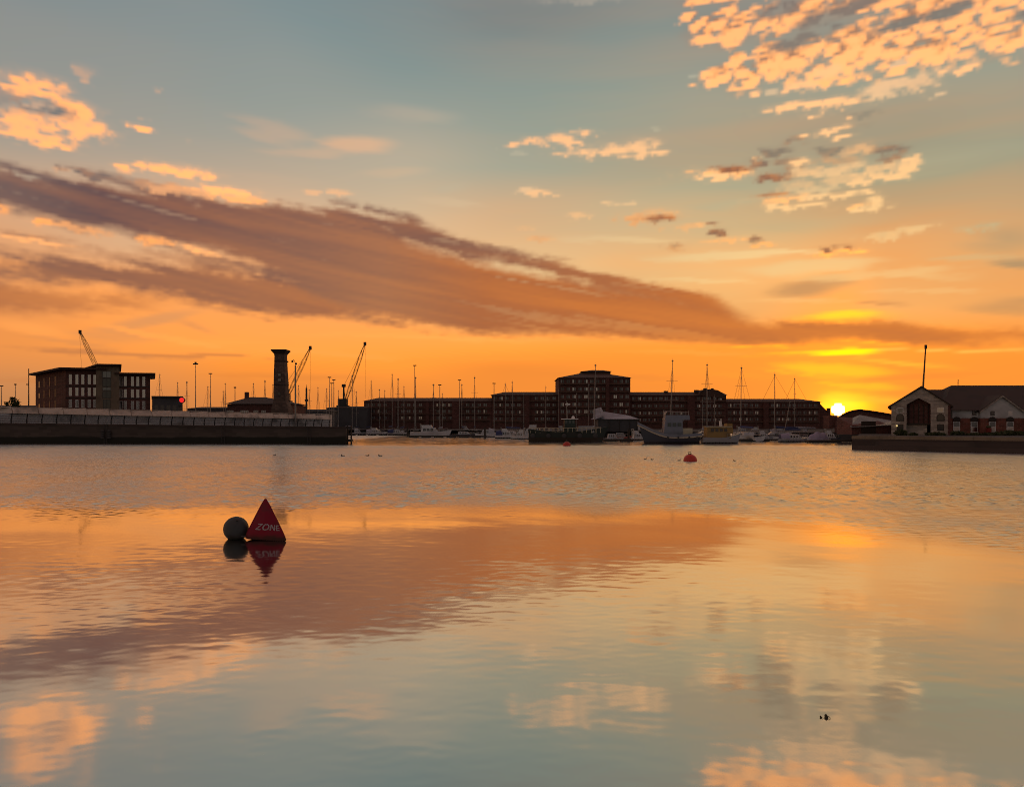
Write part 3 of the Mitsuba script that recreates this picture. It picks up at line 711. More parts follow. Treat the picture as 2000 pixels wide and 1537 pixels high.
for i, u in enumerate((200, 213)):
    fd = MB()
    for t in range(4): fd.ball((X(u, 121.7), 121.7, 1.0 + .36 * t), .42, 1, (.8, .45, .42))
    part(k, 'tyre_fender', fd, 'metal_dark')
for i in range(9):
    b = MB(); x = -165 + 16.5 * i + (i * 37 % 5)
    for s in (-.22, .22): b.bar((x + s, 121.8, -.5), (x + s, 121.8, front_top(x) + .1), .035)
    for t in range(8): b.bar((x - .22, 121.8, .1 + .36 * t), (x + .22, 121.8, .1 + .36 * t), .02)
    if -110 < x < -30: part(k, 'ladder', b, 'metal_dark')

d = np.array([38.3, 55.2, 0]); Lr = np.linalg.norm(d); d /= Lr; nrm = np.array([-d[1], d[0], 0])   # along, and inland
R0 = np.array([-80.7, 123.2, 0])
def along(s, back, z):                           # s metres along the promenade from the left, bending straight left of the frame
    return R0 + d * s + nrm * back + [0, 0, z] if s >= 0 else R0 + np.array([s, 0, 0]) + (nrm * back) * [0, 1, 0] * 1.0 + nrm * back * [1, 0, 0] + [0, 0, z]
low_top = lambda s: base_z(s) + 1.62 + .13 * np.clip(s / Lr, 0, 1)
base_z = lambda s: 3.25 - 0.62 * np.clip(s / Lr, -.3, 1.1)
k = thing('sea_wall', 'pale concrete sea wall of jointed panels along the left quay', 'sea wall')
S_END = 69.0
ss = [-30, -20, -10, 0, 12, 24, 36, 48, 60, S_END]
for p, q in zip(ss[:-1], ss[1:]):
    a, b_ = along(p, 1.6, 2.2), along(q, 1.6, 2.2); c, e = along(q, 2.5, 2.2), along(p, 2.5, 2.2)
    part(k, 'lower_wall', MB().prism([a[:2], b_[:2], c[:2], e[:2]], 2.2, [low_top(p), low_top(q), low_top(q), low_top(p)]), 'concrete_shaded')
n = 25
sp = np.linspace(-30, S_END, n + 1)
for p, q in zip(sp[:-1], sp[1:]):
    q -= .13
    h0, h1 = low_top(p) - .04, low_top(q) - .04
    A, B = along(p, 1.25, h0), along(q, 1.25, h1); A1, B1 = along(p, 1.75, base_z(p) + 2.56), along(q, 1.75, base_z(q) + 2.8)
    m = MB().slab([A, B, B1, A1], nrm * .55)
    pk = part(k, 'panel', m, 'concrete_lit')
    mid = (A + B) / 2 * .72 + (A1 + B1) / 2 * .28 - nrm * .02
    part(pk, 'drain_slot', MB().slab([mid - d * .45 - [0, 0, .10], mid + d * .45 - [0, 0, .10], mid + d * .3 + [0, 0, .1] + nrm * .1, mid - d * .3 + [0, 0, .1] + nrm * .1], -nrm * .03), 'metal_dark')
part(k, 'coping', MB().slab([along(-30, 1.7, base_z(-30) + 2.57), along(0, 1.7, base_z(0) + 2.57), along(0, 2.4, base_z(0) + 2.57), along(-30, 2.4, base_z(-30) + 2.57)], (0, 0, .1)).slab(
     [along(0, 1.7, base_z(0) + 2.57), along(S_END, 1.7, base_z(S_END) + 2.82), along(S_END, 2.4, base_z(S_END) + 2.82), along(0, 2.4, base_z(0) + 2.57)], (0, 0, .1)), 'concrete_lit')
e0, e1 = along(S_END, 1.25, 2.2), along(S_END, 2.5, 2.2)
part(k, 'end_pier', MB().prism([e0[:2], (e0 + d * .5)[:2], (e1 + d * .5)[:2], e1[:2]], 2.2, base_z(S_END) + 2.75), 'concrete_lit')
k = thing('promenade_railing', 'dark post and rail fence in front of the pale sea wall', 'railing')
for s in np.arange(-29, S_END + 1.5, 2.3):
    p = along(s, .1, 2.2); q = along(s, .0, base_z(s) + 1.62)
    part(k, 'post', MB().bar(p, [p[0], p[1], base_z(s) + .7], .11).bar([p[0], p[1], base_z(s) + .7], q - nrm * .25, .09), 'metal_dark')
for t, bk in ((.45, .1), (.8, .05), (1.15, -.08), (1.58, -.22)):
    b = MB()
    b.bar(along(-30, bk, base_z(-30) + t), along(0, bk, base_z(0) + t), .035).bar(along(0, bk, base_z(0) + t), along(S_END, bk, base_z(S_END) + t), .035)
    part(k, 'rail', b, 'metal_dark')

k = thing('dolphin_ladder', 'slim dark ladder frame standing in the water at the quay corner', 'ladder')
for u in (678.5, 686): part(k, 'leg', MB().bar(at(u, 870, 123), at(u, 831, 123), .13), 'timber_wet')
part(k, 'platform', MB().box(at(682, 860, 123.2), (1.0, 1.2, .35)), 'timber_wet')
part(k, 'top_rail', MB().bar(at(678.5, 834, 123), at(686, 834, 123), .06), 'timber_wet')
for v in range(838, 858, 4): part(k, 'rung', MB().bar(at(678.5, v, 123), at(686, v, 123), .04), 'timber_wet')

# ---------------------------------------------------------------- facade helpers
def wall_frame(p, q):
    """Origin, unit vector along the wall from p to q, outward normal (towards the viewer's side)."""
    p, q = np.array([*p, 0.0]), np.array([*q, 0.0]); t = (q - p) / np.linalg.norm(q - p)
    return p, t, np.array([t[1], -t[0], 0])


def window(b, p, q, s, z0, w, h, glass='glass_dim', frame='paint_white', proud=.06, detail=True):
    o, t, n = wall_frame(p, q); c = o + t * s
    g = MB().slab([c - t * w / 2 + [0, 0, z0], c + t * w / 2 + [0, 0, z0], c + t * w / 2 + [0, 0, z0 + h], c - t * w / 2 + [0, 0, z0 + h]], n * .03)
    if not detail: return part(b, 'window', MB().slab([c - t * w / 2 + [0, 0, z0], c + t * w / 2 + [0, 0, z0], c + t * w / 2 + [0, 0, z0 + h], c - t * w / 2 + [0, 0, z0 + h]], n * proud), glass)
    fr, f = MB(), .09
    def piece(a0, a1, b0, b1): fr.slab([c + t * a0 + [0, 0, b0], c + t * a1 + [0, 0, b0], c + t * a1 + [0, 0, b1], c + t * a0 + [0, 0, b1]], n * proud)
    piece(-w / 2 - f, w / 2 + f, z0 + h, z0 + h + f); piece(-w / 2 - f, w / 2 + f, z0 - f, z0)
    piece(-w / 2 - f, -w / 2, z0, z0 + h); piece(w / 2, w / 2 + f, z0, z0 + h)
    piece(-.035, .035, z0, z0 + h)
    k = part(b, 'window', fr, frame)
    part(k, 'pane', g, glass)
    return k


def inset(poly, dist): return list(Polygon(poly).buffer(dist, join_style=2).exterior.coords)[:-1][::-1]
def ccw(poly):
    a = sum(x0 * y1 - x1 * y0 for (x0, y0), (x1, y1) in zip(poly, poly[1:] + poly[:1]))
    return poly if a > 0 else poly[::-1]


# ---------------------------------------------------------------- three storey office on the left quay
K, Rr, A_ = (-115.4, 200), (X(293, 204), 204), (-137.3, 223)
T0, T1 = (X(193, 201.5), 201.5), (X(230.5, 202.6), 202.6)
k = thing('office_building', 'three storey brick office with tan entrance tower on the left quay', 'building')
part(k, 'wall', MB().prism(ccw([K, T0, (T0[0] * 1.12 + .5, 225), (-138, 236), A_]), 2, 17.3), 'brick_dark')
part(k, 'side_wing', MB().prism(ccw([T1, Rr, (-105.2, 222), (T1[0] * 1.1, 224)]), 2, 16.2), 'brick_dark')
tw = [(T0[0] - .05, 200.2), (X(233, 201.2), 201.2), (T1[0] * 1.12 - .6, 226), (T0[0] * 1.12 + .6, 226)]
part(k, 'entrance_tower', MB().prism(ccw(tw), 2, 18.35), 'stone_tan')
part(k, 'roof', MB().prism(ccw(inset([K, T0, (T0[0] * 1.12 + .5, 225), (-138, 236), A_], 1.7)), 17.3, 17.75), 'roof_brown')
part(k, 'side_roof', MB().prism(ccw([(T1[0] + .1, 200.6), (X(303.5, 202.4), 202.4), (-103.4, 224), (T1[0] * 1.1, 225)]), 16.2, 16.6), 'roof_brown')
p0 = [at(158, 719.6, 206), at(190, 713.5, 199), at(237.5, 717.6, 200), at(236, 716.5, 226), at(187, 714.5, 226)]
zz = [17.76, 18.9, 18.35, 18.4, 18.8]
part(k, 'tower_roof', MB().prism([tuple(p[:2]) for p in p0], [17.74, 18.3, 18.352, 18.352, 18.3], [17.9, 18.75, 18.7, 18.75, 18.75]), 'roof_brown')
rows = [(7.6, 1.9), (10.6, 2.0), (13.6, 2.4)]
lenF = math.dist(K, T0)
for zi, (z0, h) in enumerate(rows):
    for j, u in enumerate((137.5, 150, 161.5, 174.5, 185)):
        s = (u - 128) / 65 * lenF
        window(k, K, T0, s, z0, .55, h, 'glass_dim' if zi == 0 else 'glass_mirror')
    LS = math.dist(A_, K)
    for j, u in enumerate((78, 87.5, 99, 109.5)):
        window(k, A_, K, (u - 70) / 58 * LS, z0, .7 if j else 1.6, h * (1 if j else .7), 'glass_dim', 'metal_dark')
    LR = math.dist(T1, Rr)
    for j, u in enumerate((237.5, 246, 259.5, 269.5, 281)):
        window(k, T1, Rr, (u - 232) / 61 * LR, z0 - .35, .55, h, 'glass_dim' if zi == 0 else 'glass_mirror')
TW0, TW1 = tw[0], tw[1]
for z0, h, g in ((15.3, 1.5, 'glass_dim'), (13.0, 2.0, 'glass_dark'), (12.0, .7, 'glass_dim'), (10.0, 1.7, 'glass_dark')):
    window(k, TW0, TW1, 2.6, z0, 1.9, h, g, 'metal_dark')
window(k, TW0, TW1, 2.6, 4.6, 1.6, 4.9, 'glass_dark', 'metal_dark')
for z0 in (9.8, 12.85):
    for P_, Q_ in ((K, T0), (T1, Rr)):
        o, t, n = wall_frame(P_, Q_); L_ = math.dist(P_, Q_) - .1
        part(k, 'string_course', MB().slab([o + [0, 0, z0], o + t * L_ + [0, 0, z0], o + t * L_ + [0, 0, z0 + .35], o + [0, 0, z0 + .35]], n * .05), 'stone_dark')
k = thing('annex_building', 'low dark grey flat roofed annex beside the brick office', 'building')
part(k, 'wall', MB().prism(ccw([(X(297, 203), 203), (X(357, 206), 206), (X(357, 218), 218), (X(297, 218), 218)]), 2, 10.2), 'cladding_grey')
part(k, 'roof', MB().prism(ccw([(X(296, 202.5), 202.5), (X(358, 205.5), 205.5), (X(357, 219), 219), (X(296, 219), 219)]), 10.2, 10.6), 'metal_dark')
for u in (305, 315, 326, 337, 347): window(k, (X(297, 203), 203), (X(357, 206), 206), (u - 297) * .135, 5.6, .9, 2.6, 'glass_dark', 'metal_dark', detail=False)

k = thing('signal_light', 'lit round red signal lamp on a post beside the annex', 'signal light')
p = at(354.8, 781.5, 185)
part(k, 'post', MB().bar([p[0], p[1] + .2, 2.4], [p[0], p[1] + .2, p[2] + .7], .09), 'metal_dark')
part(k, 'housing', MB().bar(p + [0, .1, 0], p + [0, .5, 0], .68, n=20), 'metal_dark')
lens = trimesh.creation.icosphere(3, .58); lens.vertices *= [1, .3, 1]; lens.apply_translation(p)
part(k, 'lens', lens, 'buoy_red', True, more={'emitter': {'type': 'area', 'radiance': {'type': 'rgb', 'value': [0.055, 0.0012, 0.0012]}}})

# ---------------------------------------------------------------- shed, tower
k = thing('harbour_shed', 'low hip roofed brick building left of the stone tower', 'building')
y0, y1 = 218, 234
xl, xr = X(444, y0), X(569, y0)
part(k, 'wall', MB().prism([(xl, y0), (xr, y0), (xr, y1), (xl, y1)], 2, Z(790, y0)), 'brick_dark')
e, rz = Z(789, y0), Z(776, 226)
m = MB(); a = [(xl - .6, y0 - .6, e), (xr + .6, y0 - .6, e), (xr + .6, y1 + .6, e), (xl - .6, y1 + .6, e), (X(486, 226), 226, rz), (X(519, 226), 226, rz)]
m.add(a, [(0, 1, 5), (0, 5, 4), (1, 2, 5), (2, 3, 4), (2, 4, 5), (3, 0, 4), (0, 3, 2), (0, 2, 1)])
part(k, 'roof', m, 'roof_slate')
part(k, 'chimney', MB().box(at(482, 774, 226) , (1.0, 1.0, 2.4)), 'brick_dark')
for u, w in ((449.5, 1.6), (474, 1.0), (481, 1.0), (500, 1.1), (515, 1.1)): window(k, (xl, y0), (xr, y0), X(u, y0) - xl, 5.2, w, 1.8, 'glass_dim')
k = thing('stone_tower', 'tall square tapering tower with flared flat cap beside the harbour shed', 'tower')
yc = 212
def sq(u0, u1, v): h = (X(u1, yc) - X(u0, yc)) / 2; return X((u0 + u1) / 2, yc), h, Z(v, yc)
def frustum(rows_):
    v, f = [], []
    for cx, h, z in rows_: v += [(cx - h, yc - h, z), (cx + h, yc - h, z), (cx + h, yc + h, z), (cx - h, yc + h, z)]
    n = len(rows_)
    for i in range(n - 1):
        for j in range(4): f.append((4 * i + j, 4 * i + (j + 1) % 4, 4 * i + 4 + (j + 1) % 4)); f.append((4 * i + j, 4 * i + 4 + (j + 1) % 4, 4 * i + 4 + j))
    f += [(0, 2, 1), (0, 3, 2), (4 * n - 4, 4 * n - 3, 4 * n - 2), (4 * n - 4, 4 * n - 2, 4 * n - 1)]
    return MB().add(v, f)
part(k, 'base', frustum([(X(551, yc), 2.4, 2), (X(551, yc), 2.3, Z(800, yc)), sq(537.5, 562, 784)]), 'tower_masonry')
part(k, 'shaft', frustum([sq(537.5, 561, 784.1), sq(537.8, 560.8, 760), sq(538.4, 559, 720), sq(538.8, 558, 697), sq(538.2, 558.6, 692)]), 'tower_masonry')
part(k, 'cap', frustum([sq(538, 558.8, 691.9), sq(534.2, 562.5, 687), sq(533.4, 563.2, 686), sq(533.4, 563.2, 684)]), 'stone_dark')
for v0, w in ((733, 1.0), (743, 1.2), (770, .9)):
    cx = X(549.5, yc); hh = 1.55
    part(k, 'window', MB().box((cx, yc - hh - .12 + (.0 if v0 > 750 else .12), Z(v0, yc)), (w * .7, .5, .6)), 'glass_dim' if v0 < 750 else 'glass_dark')
for v in (706, 752): part(k, 'string_course', MB().box((X(549.5, yc), yc, Z(v, yc)), ((23 if v > 740 else 21.2) * yc / F,) * 2 + (.35,)), 'stone_dark')

k = thing('lamp_column', 'swan neck lamp column right beside the stone tower', 'street lamp')
p = at(577, 800, 172)
part(k, 'column', MB().bar([p[0], p[1], 2.4], [p[0], p[1], Z(714, 172)], .20, .15), 'alloy')
part(k, 'arm', MB().path([[p[0], p[1], Z(714, 172)], [p[0] - .05, p[1], Z(709, 172)], [p[0] - .25, p[1], Z(704.5, 172)], [p[0] - .42, p[1], Z(702.5, 172)], [p[0] - .62, p[1], Z(704, 172)]], .05), 'metal_dark')
part(k, 'lamp_head', MB().ball([p[0] - .68, p[1], Z(706, 172)], .26, 2, (1, 1, .9)), 'metal_dark')
part(k, 'camera_head', MB().box([p[0] + .12, p[1], Z(710.5, 172)], (.4, .4, .4), ch=.1), 'metal_dark')
k = thing('navigation_post', 'thick black post with pointed top on the quay', 'post')
p = at(598.5, 800, 180)
part(k, 'post', MB().bar([p[0], p[1], 2.4], [p[0], p[1], Z(758, 180)], .26, .2), 'metal_dark')
part(k, 'finial', MB().bar([p[0], p[1], Z(758, 180)], [p[0], p[1], Z(751, 180)], .1, .03), 'metal_dark')
part(k, 'collar', MB().bar([p[0], p[1], Z(784, 180)], [p[0], p[1], Z(780, 180)], .38, n=10), 'metal_dark')
k = thing('flagpole', 'slim bare pole left of the brick office', 'pole')
p = at(56, 800, 168)
part(k, 'pole', MB().bar([p[0], p[1], 2.4], [p[0], p[1], Z(720, 168)], .14, .08), 'metal_dark')
part(k, 'bracket', MB().bar([p[0] - .5, p[1], Z(751, 168)], [p[0], p[1], Z(751, 168)], .12), 'metal_dark')

# ---------------------------------------------------------------- floodlight masts
def flood(u, v, y, kind, label, group='tall floodlight masts beyond the quay'):
    k = thing('floodlight_mast', label, 'floodlight mast', group)
    p = at(u, v, y); r = .00045 * y
    part(k, 'mast', MB().bar([p[0], y, 1.6], p, r * 1.5, r * .8), 'alloy')
    b = MB()
    if kind == 'cross':
        b.bar(p + [-.75, 0, 0], p + [.75, 0, 0], .2, n=8).box(p + [0, 0, .35], (.6, .6, .5), ch=.15)
    elif kind == 'tee': b.box(p, (1.1, .4, .3), ch=.08)
    else: b.ball(p, .32, 1, (1.4, 1, .8))
    part(k, 'lamp_head', b, 'metal_dark')
for u, v, y, kind, lab in ((3, 754, 250, 'tee', 'floodlight mast at the far left edge of the picture'), (30, 751, 250, 'ball', 'thin mast over the round bush left of the office'),
    (382, 711, 240, 'cross', 'tall mast with wide crossed lamp head right of the annex'), (411, 730, 250, 'tee', 'slim mast right of the tall crossed lamp head'), (459, 757, 250, 'ball', 'short thin mast over the left end of the harbour shed'),
    (643.5, 737, 260, 'tee', 'left one of three thin lamp masts between the two right cranes'), (652, 742, 260, 'tee', 'right one of three thin lamp masts between the two right cranes'), (648, 748.5, 262, 'tee', 'middle and lowest of three thin lamp masts between the right cranes'),
    (810, 714, 262, 'tee', 'tallest lamp mast over the left brick terrace'), (859, 752, 262, 'tee', 'lamp mast with square head above the middle of the left terrace'), (897.5, 742.5, 262, 'tee', 'lamp mast with wide head right of the middle of the left terrace'), (965, 749, 262, 'tee', 'lamp mast above the step between the two left terraces')):
    flood(u, v, y, kind, lab, None)

# ---------------------------------------------------------------- cranes
def crane(tip, foot, y, mast_top, label):
    k = thing('mobile_crane', label, 'crane')
    a, b_ = at(*foot, y), at(*tip, y); t = (b_ - a) / np.linalg.norm(b_ - a); n = np.cross(t, [0, 1, 0]); w = .8
    L_ = np.linalg.norm(b_ - a)
    ch = MB(); lat = MB()
    def cor(s, i, j):
        tap = w * min(1, .35 + s / 4, .35 + (L_ - s) / 5)
        return a + t * s + n * tap * (i - .5) * 1.4 + np.array([0, 1, 0]) * tap * (j - .5) * 1.4
    for i in (0, 1):
        for j in (0, 1):
            ch.path([cor(s, i, j) for s in (0, 4, L_ - 5, L_)], .08, 5)
    ns = int(L_ / 2.2); q = np.linspace(0, L_, ns + 1)
    for m_, (s0, s1) in enumerate(zip(q[:-1], q[1:])):
        for j in (0, 1): lat.bar(cor(s0, m_ % 2, j), cor(s1, 1 - m_ % 2, j), .035, n=4)
        for i in (0, 1): lat.bar(cor(s0, i, m_ % 2), cor(s1, i, 1 - m_ % 2), .035, n=4)
    part(k, 'jib', ch, 'crane_yellow'); part(k, 'lattice', lat, 'crane_yellow')
    part(k, 'jib_head', MB().box(b_ + t * .5, (1.0, 1.0, 1.3), ch=.3), 'metal_dark')
    part(k, 'hoist_rope', MB().bar(b_ + t, [b_[0] + .4, y, a[2] + 1], .035, n=4), 'metal_dark')
    if mast_top is not None:
        g = at(*mast_top, y)
        part(k, 'pendant_rope', MB().bar(b_, g, .05, n=4), 'metal_dark')
        part(k, 'gantry', MB().bar([g[0], y - .6, 4], g, .45, .3).bar([g[0], y + .6, 4], g, .45, .3).box(g, (1.3, 1.4, 1.1)), 'metal_dark')
        part(k, 'back_stay', MB().bar(g, a, .07, n=4), 'metal_dark')
    part(k, 'cab', MB().box((a[0] - 1.0, y, a[2] - .5), (3.4, 3, 2.6), ch=.4), 'metal_dark')
    part(k, 'undercarriage', MB().box((a[0] - 1, y, (a[2] - 1.8 + 1.6) / 2), (4.5, 4, max(1, a[2] - 1.8 - 1.6)), ch=.3), 'metal_dark')
crane((157.5, 651), (196, 733), 285, None, 'crane jib leaning left above the brick office roof')
crane((605, 682), (562.5, 773), 285, (559.5, 748), 'crane with yellow jib rising right just behind the stone tower')
crane((712, 674), (675, 783), 300, (671.5, 753.5), 'crane with tall yellow jib left of the long brick terrace')

# ---------------------------------------------------------------- low warehouses and bushes on the skyline
def warehouse(u0, u1, v, y, label, ridge=0):
    k = thing('warehouse', label, 'building')
    x0, x1, z = X(u0, y), X(u1, y), Z(v, y)
    part(k, 'wall', MB().prism([(x0, y), (x1, y), (x1, y + 14), (x0, y + 14)], 1.4, z - .7), 'cladding_grey')
    a = [(x0 - .4, y - .4, z - .7), (x1 + .4, y - .4, z - .7), (x1 + .4, y + 14.4, z - .7), (x0 - .4, y + 14.4, z - .7), (x0 + ridge, y + 7, z), (x1 - .3, y + 7, z)]
    part(k, 'roof', MB().add(a, [(0, 1, 5), (0, 5, 4), (1, 2, 5), (2, 3, 4), (2, 4, 5), (3, 0, 4), (0, 3, 2), (0, 2, 1)]), 'roof_slate')
warehouse(-60, 56, 791, 262, 'low dark shed at the far left edge', 4)
warehouse(366, 445, 794, 262, 'low dark shed between the annex and the harbour shed', 2)
warehouse(566, 642, 799, 262, 'low brown shed just right of the stone tower', 2)
warehouse(637, 716, 793, 292, 'low dark shed below the right hand crane', 5)


def bush(u0, u1, vt, y, ground, label, name='bush', n=900, lean=0):
    k = thing(name, label, 'bush')
    c = at((u0 + u1) / 2, vt, y); rx, h = (X(u1, y) - X(u0, y)) / 2, c[2] - ground
    r = np.random.default_rng(int(u0 * 7 + vt)); lobes = [(r.uniform(-.6, .6), r.uniform(-.6, .6), r.uniform(.25, .8), r.uniform(.35, .6)) for _ in range(9)] + [(0, 0, .5, .6), (0, 0, .7, .35)]
    vs, fs = [], []
    for i in range(n):
        lx, ly, lz, lr = lobes[r.integers(len(lobes))]
        q = r.normal(0, 1, 3); q /= np.linalg.norm(q); q *= lr * r.uniform(.5, 1.05)
        p = np.array([c[0] + (lx + q[0]) * rx, y + (ly + q[1]) * min(rx, 2.5), ground + max(.03, min(1.0, lz + q[2])) * h])
        s = r.uniform(.05, .12) * (min(rx, h) + .5)
        a_, b_ = r.normal(0, s, 3), r.normal(0, s, 3)
        vs += [p - a_, p + b_, p + a_, p - b_]; fs.append((4 * i, 4 * i + 1, 4 * i + 2, 4 * i + 3))
    part(k, 'foliage', MB().add(vs, fs), 'leaf')
    st = MB()
    for i in range(4): st.bar((c[0] + r.uniform(-.3, .3) * rx, y, ground - .1), (c[0] + r.uniform(-.6, .6) * rx, y, ground + h * .7), .05 * h ** .5, .02)
    part(k, 'stem', st, 'timber_wet')
bush(19, 40, 777, 196, 2.5, 'round bush on the quay left of the office')
bush(8, 18, 786, 196, 2.5, 'small low bush at the far left of the quay')

# ---------------------------------------------------------------- brick terraces beyond the marina
def terrace(label, u0, u1, v_eave, v_ridge, y, rows, step, hip_l, hip_r, depth=13, bays=(), skip=()):
    k = thing('apartment_block', label, 'building')
    x0, x1, ze, zr = X(u0, y), X(u1, y), Z(v_eave, y), Z(v_ridge, y + depth / 2)
    part(k, 'wall', MB().prism([(x0, y), (x1, y), (x1, y + depth), (x0, y + depth)], 1.3, ze), 'brick_dark')
    o = .5
    a = [(x0 - o * (hip_l > 0), y - o, ze), (x1 + o * (hip_r > 0), y - o, ze), (x1 + o * (hip_r > 0), y + depth + o, ze), (x0 - o * (hip_l > 0), y + depth + o, ze), (x0 + hip_l, y + depth / 2, zr), (x1 - hip_r, y + depth / 2, zr)]
    part(k, 'roof', MB().add(a, [(0, 1, 5), (0, 5, 4), (1, 2, 5), (2, 3, 4), (2, 4, 5), (3, 0, 4), (0, 3, 2), (0, 2, 1)]), 'roof_brown')
    r = random.Random(int(u0))
    for zi, (v0, h) in enumerate(rows):
        u = u0 + 5
        while u < u1 - 4:
            if not any(p - 5 < u < q + 5 for p, q in bays):
                for du in (0, 3.6):
                    window(k, (x0, y), (x1, y), X(u + du, y) - x0, Z(v0, y) - h / 2, .5, h, r.choice(('glass_mirror', 'glass_dim', 'glass_dim', 'glass_dim', 'glass_dark', 'glass_dark', 'glass_dark')), detail=False)
            u += step
        zc = Z(v0, y) - h / 2 - .55
        part(k, 'balcony_ledge', MB().box(((x0 + x1) / 2, y - .35, zc), (x1 - x0 - 1, .7, .14)), 'stone_tan')
    for p, q in bays:
        part(k, 'stair_bay', MB().prism([(X(p, y), y - .9), (X(q, y), y - .9), (X(q, y), y + .5), (X(p, y), y + .5)], 1.3, ze - .3), 'brick_dark')
    return k, (x0, x1, ze, zr)


YT = 300
terrace('long low brick terrace with hip roof at its left end', 711, 960, 783.5, 777, YT, [(791, 1.1), (803.5, 1.1), (816, 1.0)], 11.5, 4.5, .05, bays=[(766, 774), (832, 838), (883, 899)])
terrace('taller brick terrace adjoining the tower block on its left', 960.5, 1091, 771.5, 765.8, YT, [(778, 1.1), (791, 1.1), (805, 1.1), (818, 1.0)], 11.5, 4.8, .05, bays=[(1024, 1034)])
k, _ = terrace('tall square tower block with low pyramid roof in the terrace', 1091.5, 1231, 738, 727, YT - 4, [(745, 1.2), (760, 1.2), (775, 1.2), (790, 1.2), (804, 1.2)], 11.5, 11.5, 11.5, depth=24, bays=[(1183, 1190)])
yb = YT + 8
part(k, 'roof_cap', MB().prism([(X(1135, yb), yb - 4), (X(1190, yb), yb - 4), (X(1190, yb), yb + 4), (X(1135, yb), yb + 4)], Z(734, yb), Z(727, yb)).add(
    [(X(1133, yb), yb - 4.4, Z(727, yb)), (X(1192, yb), yb - 4.4, Z(727, yb)), (X(1192, yb), yb + 4.4, Z(727, yb)), (X(1133, yb), yb + 4.4, Z(727, yb)), (X(1156, yb), yb, Z(723, yb)), (X(1178, yb), yb, Z(723.3, yb))],
    [(0, 1, 5), (0, 5, 4), (1, 2, 5), (2, 3, 4), (2, 4, 5), (3, 0, 4), (0, 3, 2), (0, 2, 1)]), 'roof_brown')
k, _ = terrace('brick terrace right of the tower block ending in a rounded gable', 1231.5, 1418, 772, 766, YT, [(778.5, 1.1), (793, 1.1), (807, 1.1), (820, 1.0)], 10.5, .05, .05, bays=[(1342, 1356)])
pts = [(1366, 772), (1368, 765), (1374, 761), (1384, 760.5), (1396, 761), (1404, 763), (1411, 768), (1416, 774), (1418, 779)]
P3 = [(X(u, YT - .6), YT - .6, Z(v, YT - .6)) for u, v in pts]
part(k, 'barrel_roof', MB().slab(P3[::-1], (0, 13.5, 0)), 'roof_brown')
for u, v, w in ((1300.5, 763.8, 7), (1360, 762, 8), (1377, 758.8, 6), (1391, 759, 5)): part(k, 'roof_vent', MB().box((X(u, YT + 4), YT + 4, Z(v + 3, YT + 4)), (w * .19, 2, 1.3), ch=.3), 'roof_brown')
k, _ = terrace('low brick terrace nearest the setting sun', 1418.5, 1602, 785, 779, YT, [(792, 1.1), (806, 1.1), (819, 1.0)], 10.5, .05, 6.0, bays=[(1490, 1500)])
y = YT + 2
part(k, 'lean_to', MB().prism([(X(1602, y), y), (X(1626, y), y), (X(1626, y), y + 9), (X(1602, y), y + 9)], 1.3, [Z(789, y), Z(814, y), Z(814, y), Z(789, y)]), 'brick_dark')
part(k, 'chimney', MB().box((X(1618, y + 3), y + 3, Z(805, y)), (1.1, 1.1, 3.2)), 'brick_dark')

# pale roofed pavilion behind the boats
k = thing('marina_pavilion', 'pavilion with pale pointed roof behind the boats below the tower block', 'building')
y = 190
part(k, 'wall', MB().prism([(X(1168, y), y), (X(1246, y), y), (X(1246, y), y + 8), (X(1168, y), y + 8)], -1, Z(819, y)), 'cladding_grey')
f0 = [at(1161, 818.5, y - .6), at(1249, 818.5, y - .6), at(1228, 811.5, y + 4), at(1180, 804, y + 4)]
b0 = [at(1161, 818.5, y - .6) + [0, 9.2, 0], at(1249, 818.5, y - .6) + [0, 9.2, 0]]
part(k, 'roof', MB().add([f0[0], f0[1], f0[2], f0[3], b0[0], b0[1]], [(0, 1, 2), (0, 2, 3), (1, 5, 2), (5, 4, 3), (5, 3, 2), (4, 0, 3), (0, 4, 5), (0, 5, 1)]), 'tarp_grey')
s0 = [at(1161.5, 819, y - 1.5), at(1182, 812, y - 1.5), at(1174, 795.5, y + .5), at(1162, 799, y + .5)]
part(k, 'roof_peak', MB().slab(s0, (0, 3.0, 0)), 'tarp_grey')
for u in (1170, 1190, 1210, 1230, 1244): part(k, 'post', MB().bar(at(u, 819, y - .4), [X(u, y - .4), y - .4, -.5], .12), 'metal_dark')
part(k, 'floor', MB().box(((X(1168, y) + X(1246, y)) / 2, y + 3, -.2), (11.5, 11, .9)), 'timber_wet')

# ---------------------------------------------------------------- right quay and its buildings
k = thing('quay_wall', 'dark stone quay wall with pale coping at the right', 'quay wall')
Q0, Q1 = (41.5, 94.4), (75.0, 57.3)
o, t, n = wall_frame(Q0, Q1); LQ = math.dist(Q0, Q1)
part(k, 'stone_face', MB().slab([o + [0, 0, -2], o + t * LQ + [0, 0, -2], o + t * LQ + [0, 0, 1.3], o + [0, 0, 1.3]], -n * 1.0), 'stone_dark')
q = o - n * 1.0
part(k, 'end_face', MB().slab([o + n * .0 - t * .02 + [0, 0, -2], o - t * .02 + [0, 0, 1.3], np.array([79.2, 175.2, 1.3]), np.array([79.2, 175.2, -2])], (1, .2, 0)), 'stone_dark')
nb = 30
for i in range(nb):
    s0, s1 = LQ * i / nb, LQ * (i + 1) / nb - .02
    hgt = .36 + .015 * ((i * 7) % 3)
    part(k, 'coping_stone', MB().slab([o + t * s0 + n * .1 + [0, 0, 1.304], o + t * s1 + n * .1 + [0, 0, 1.304], o + t * s1 + n * .1 + [0, 0, 1.304 + hgt], o + t * s0 + n * .1 + [0, 0, 1.304 + hgt]], -n * .8), 'stone_tan')

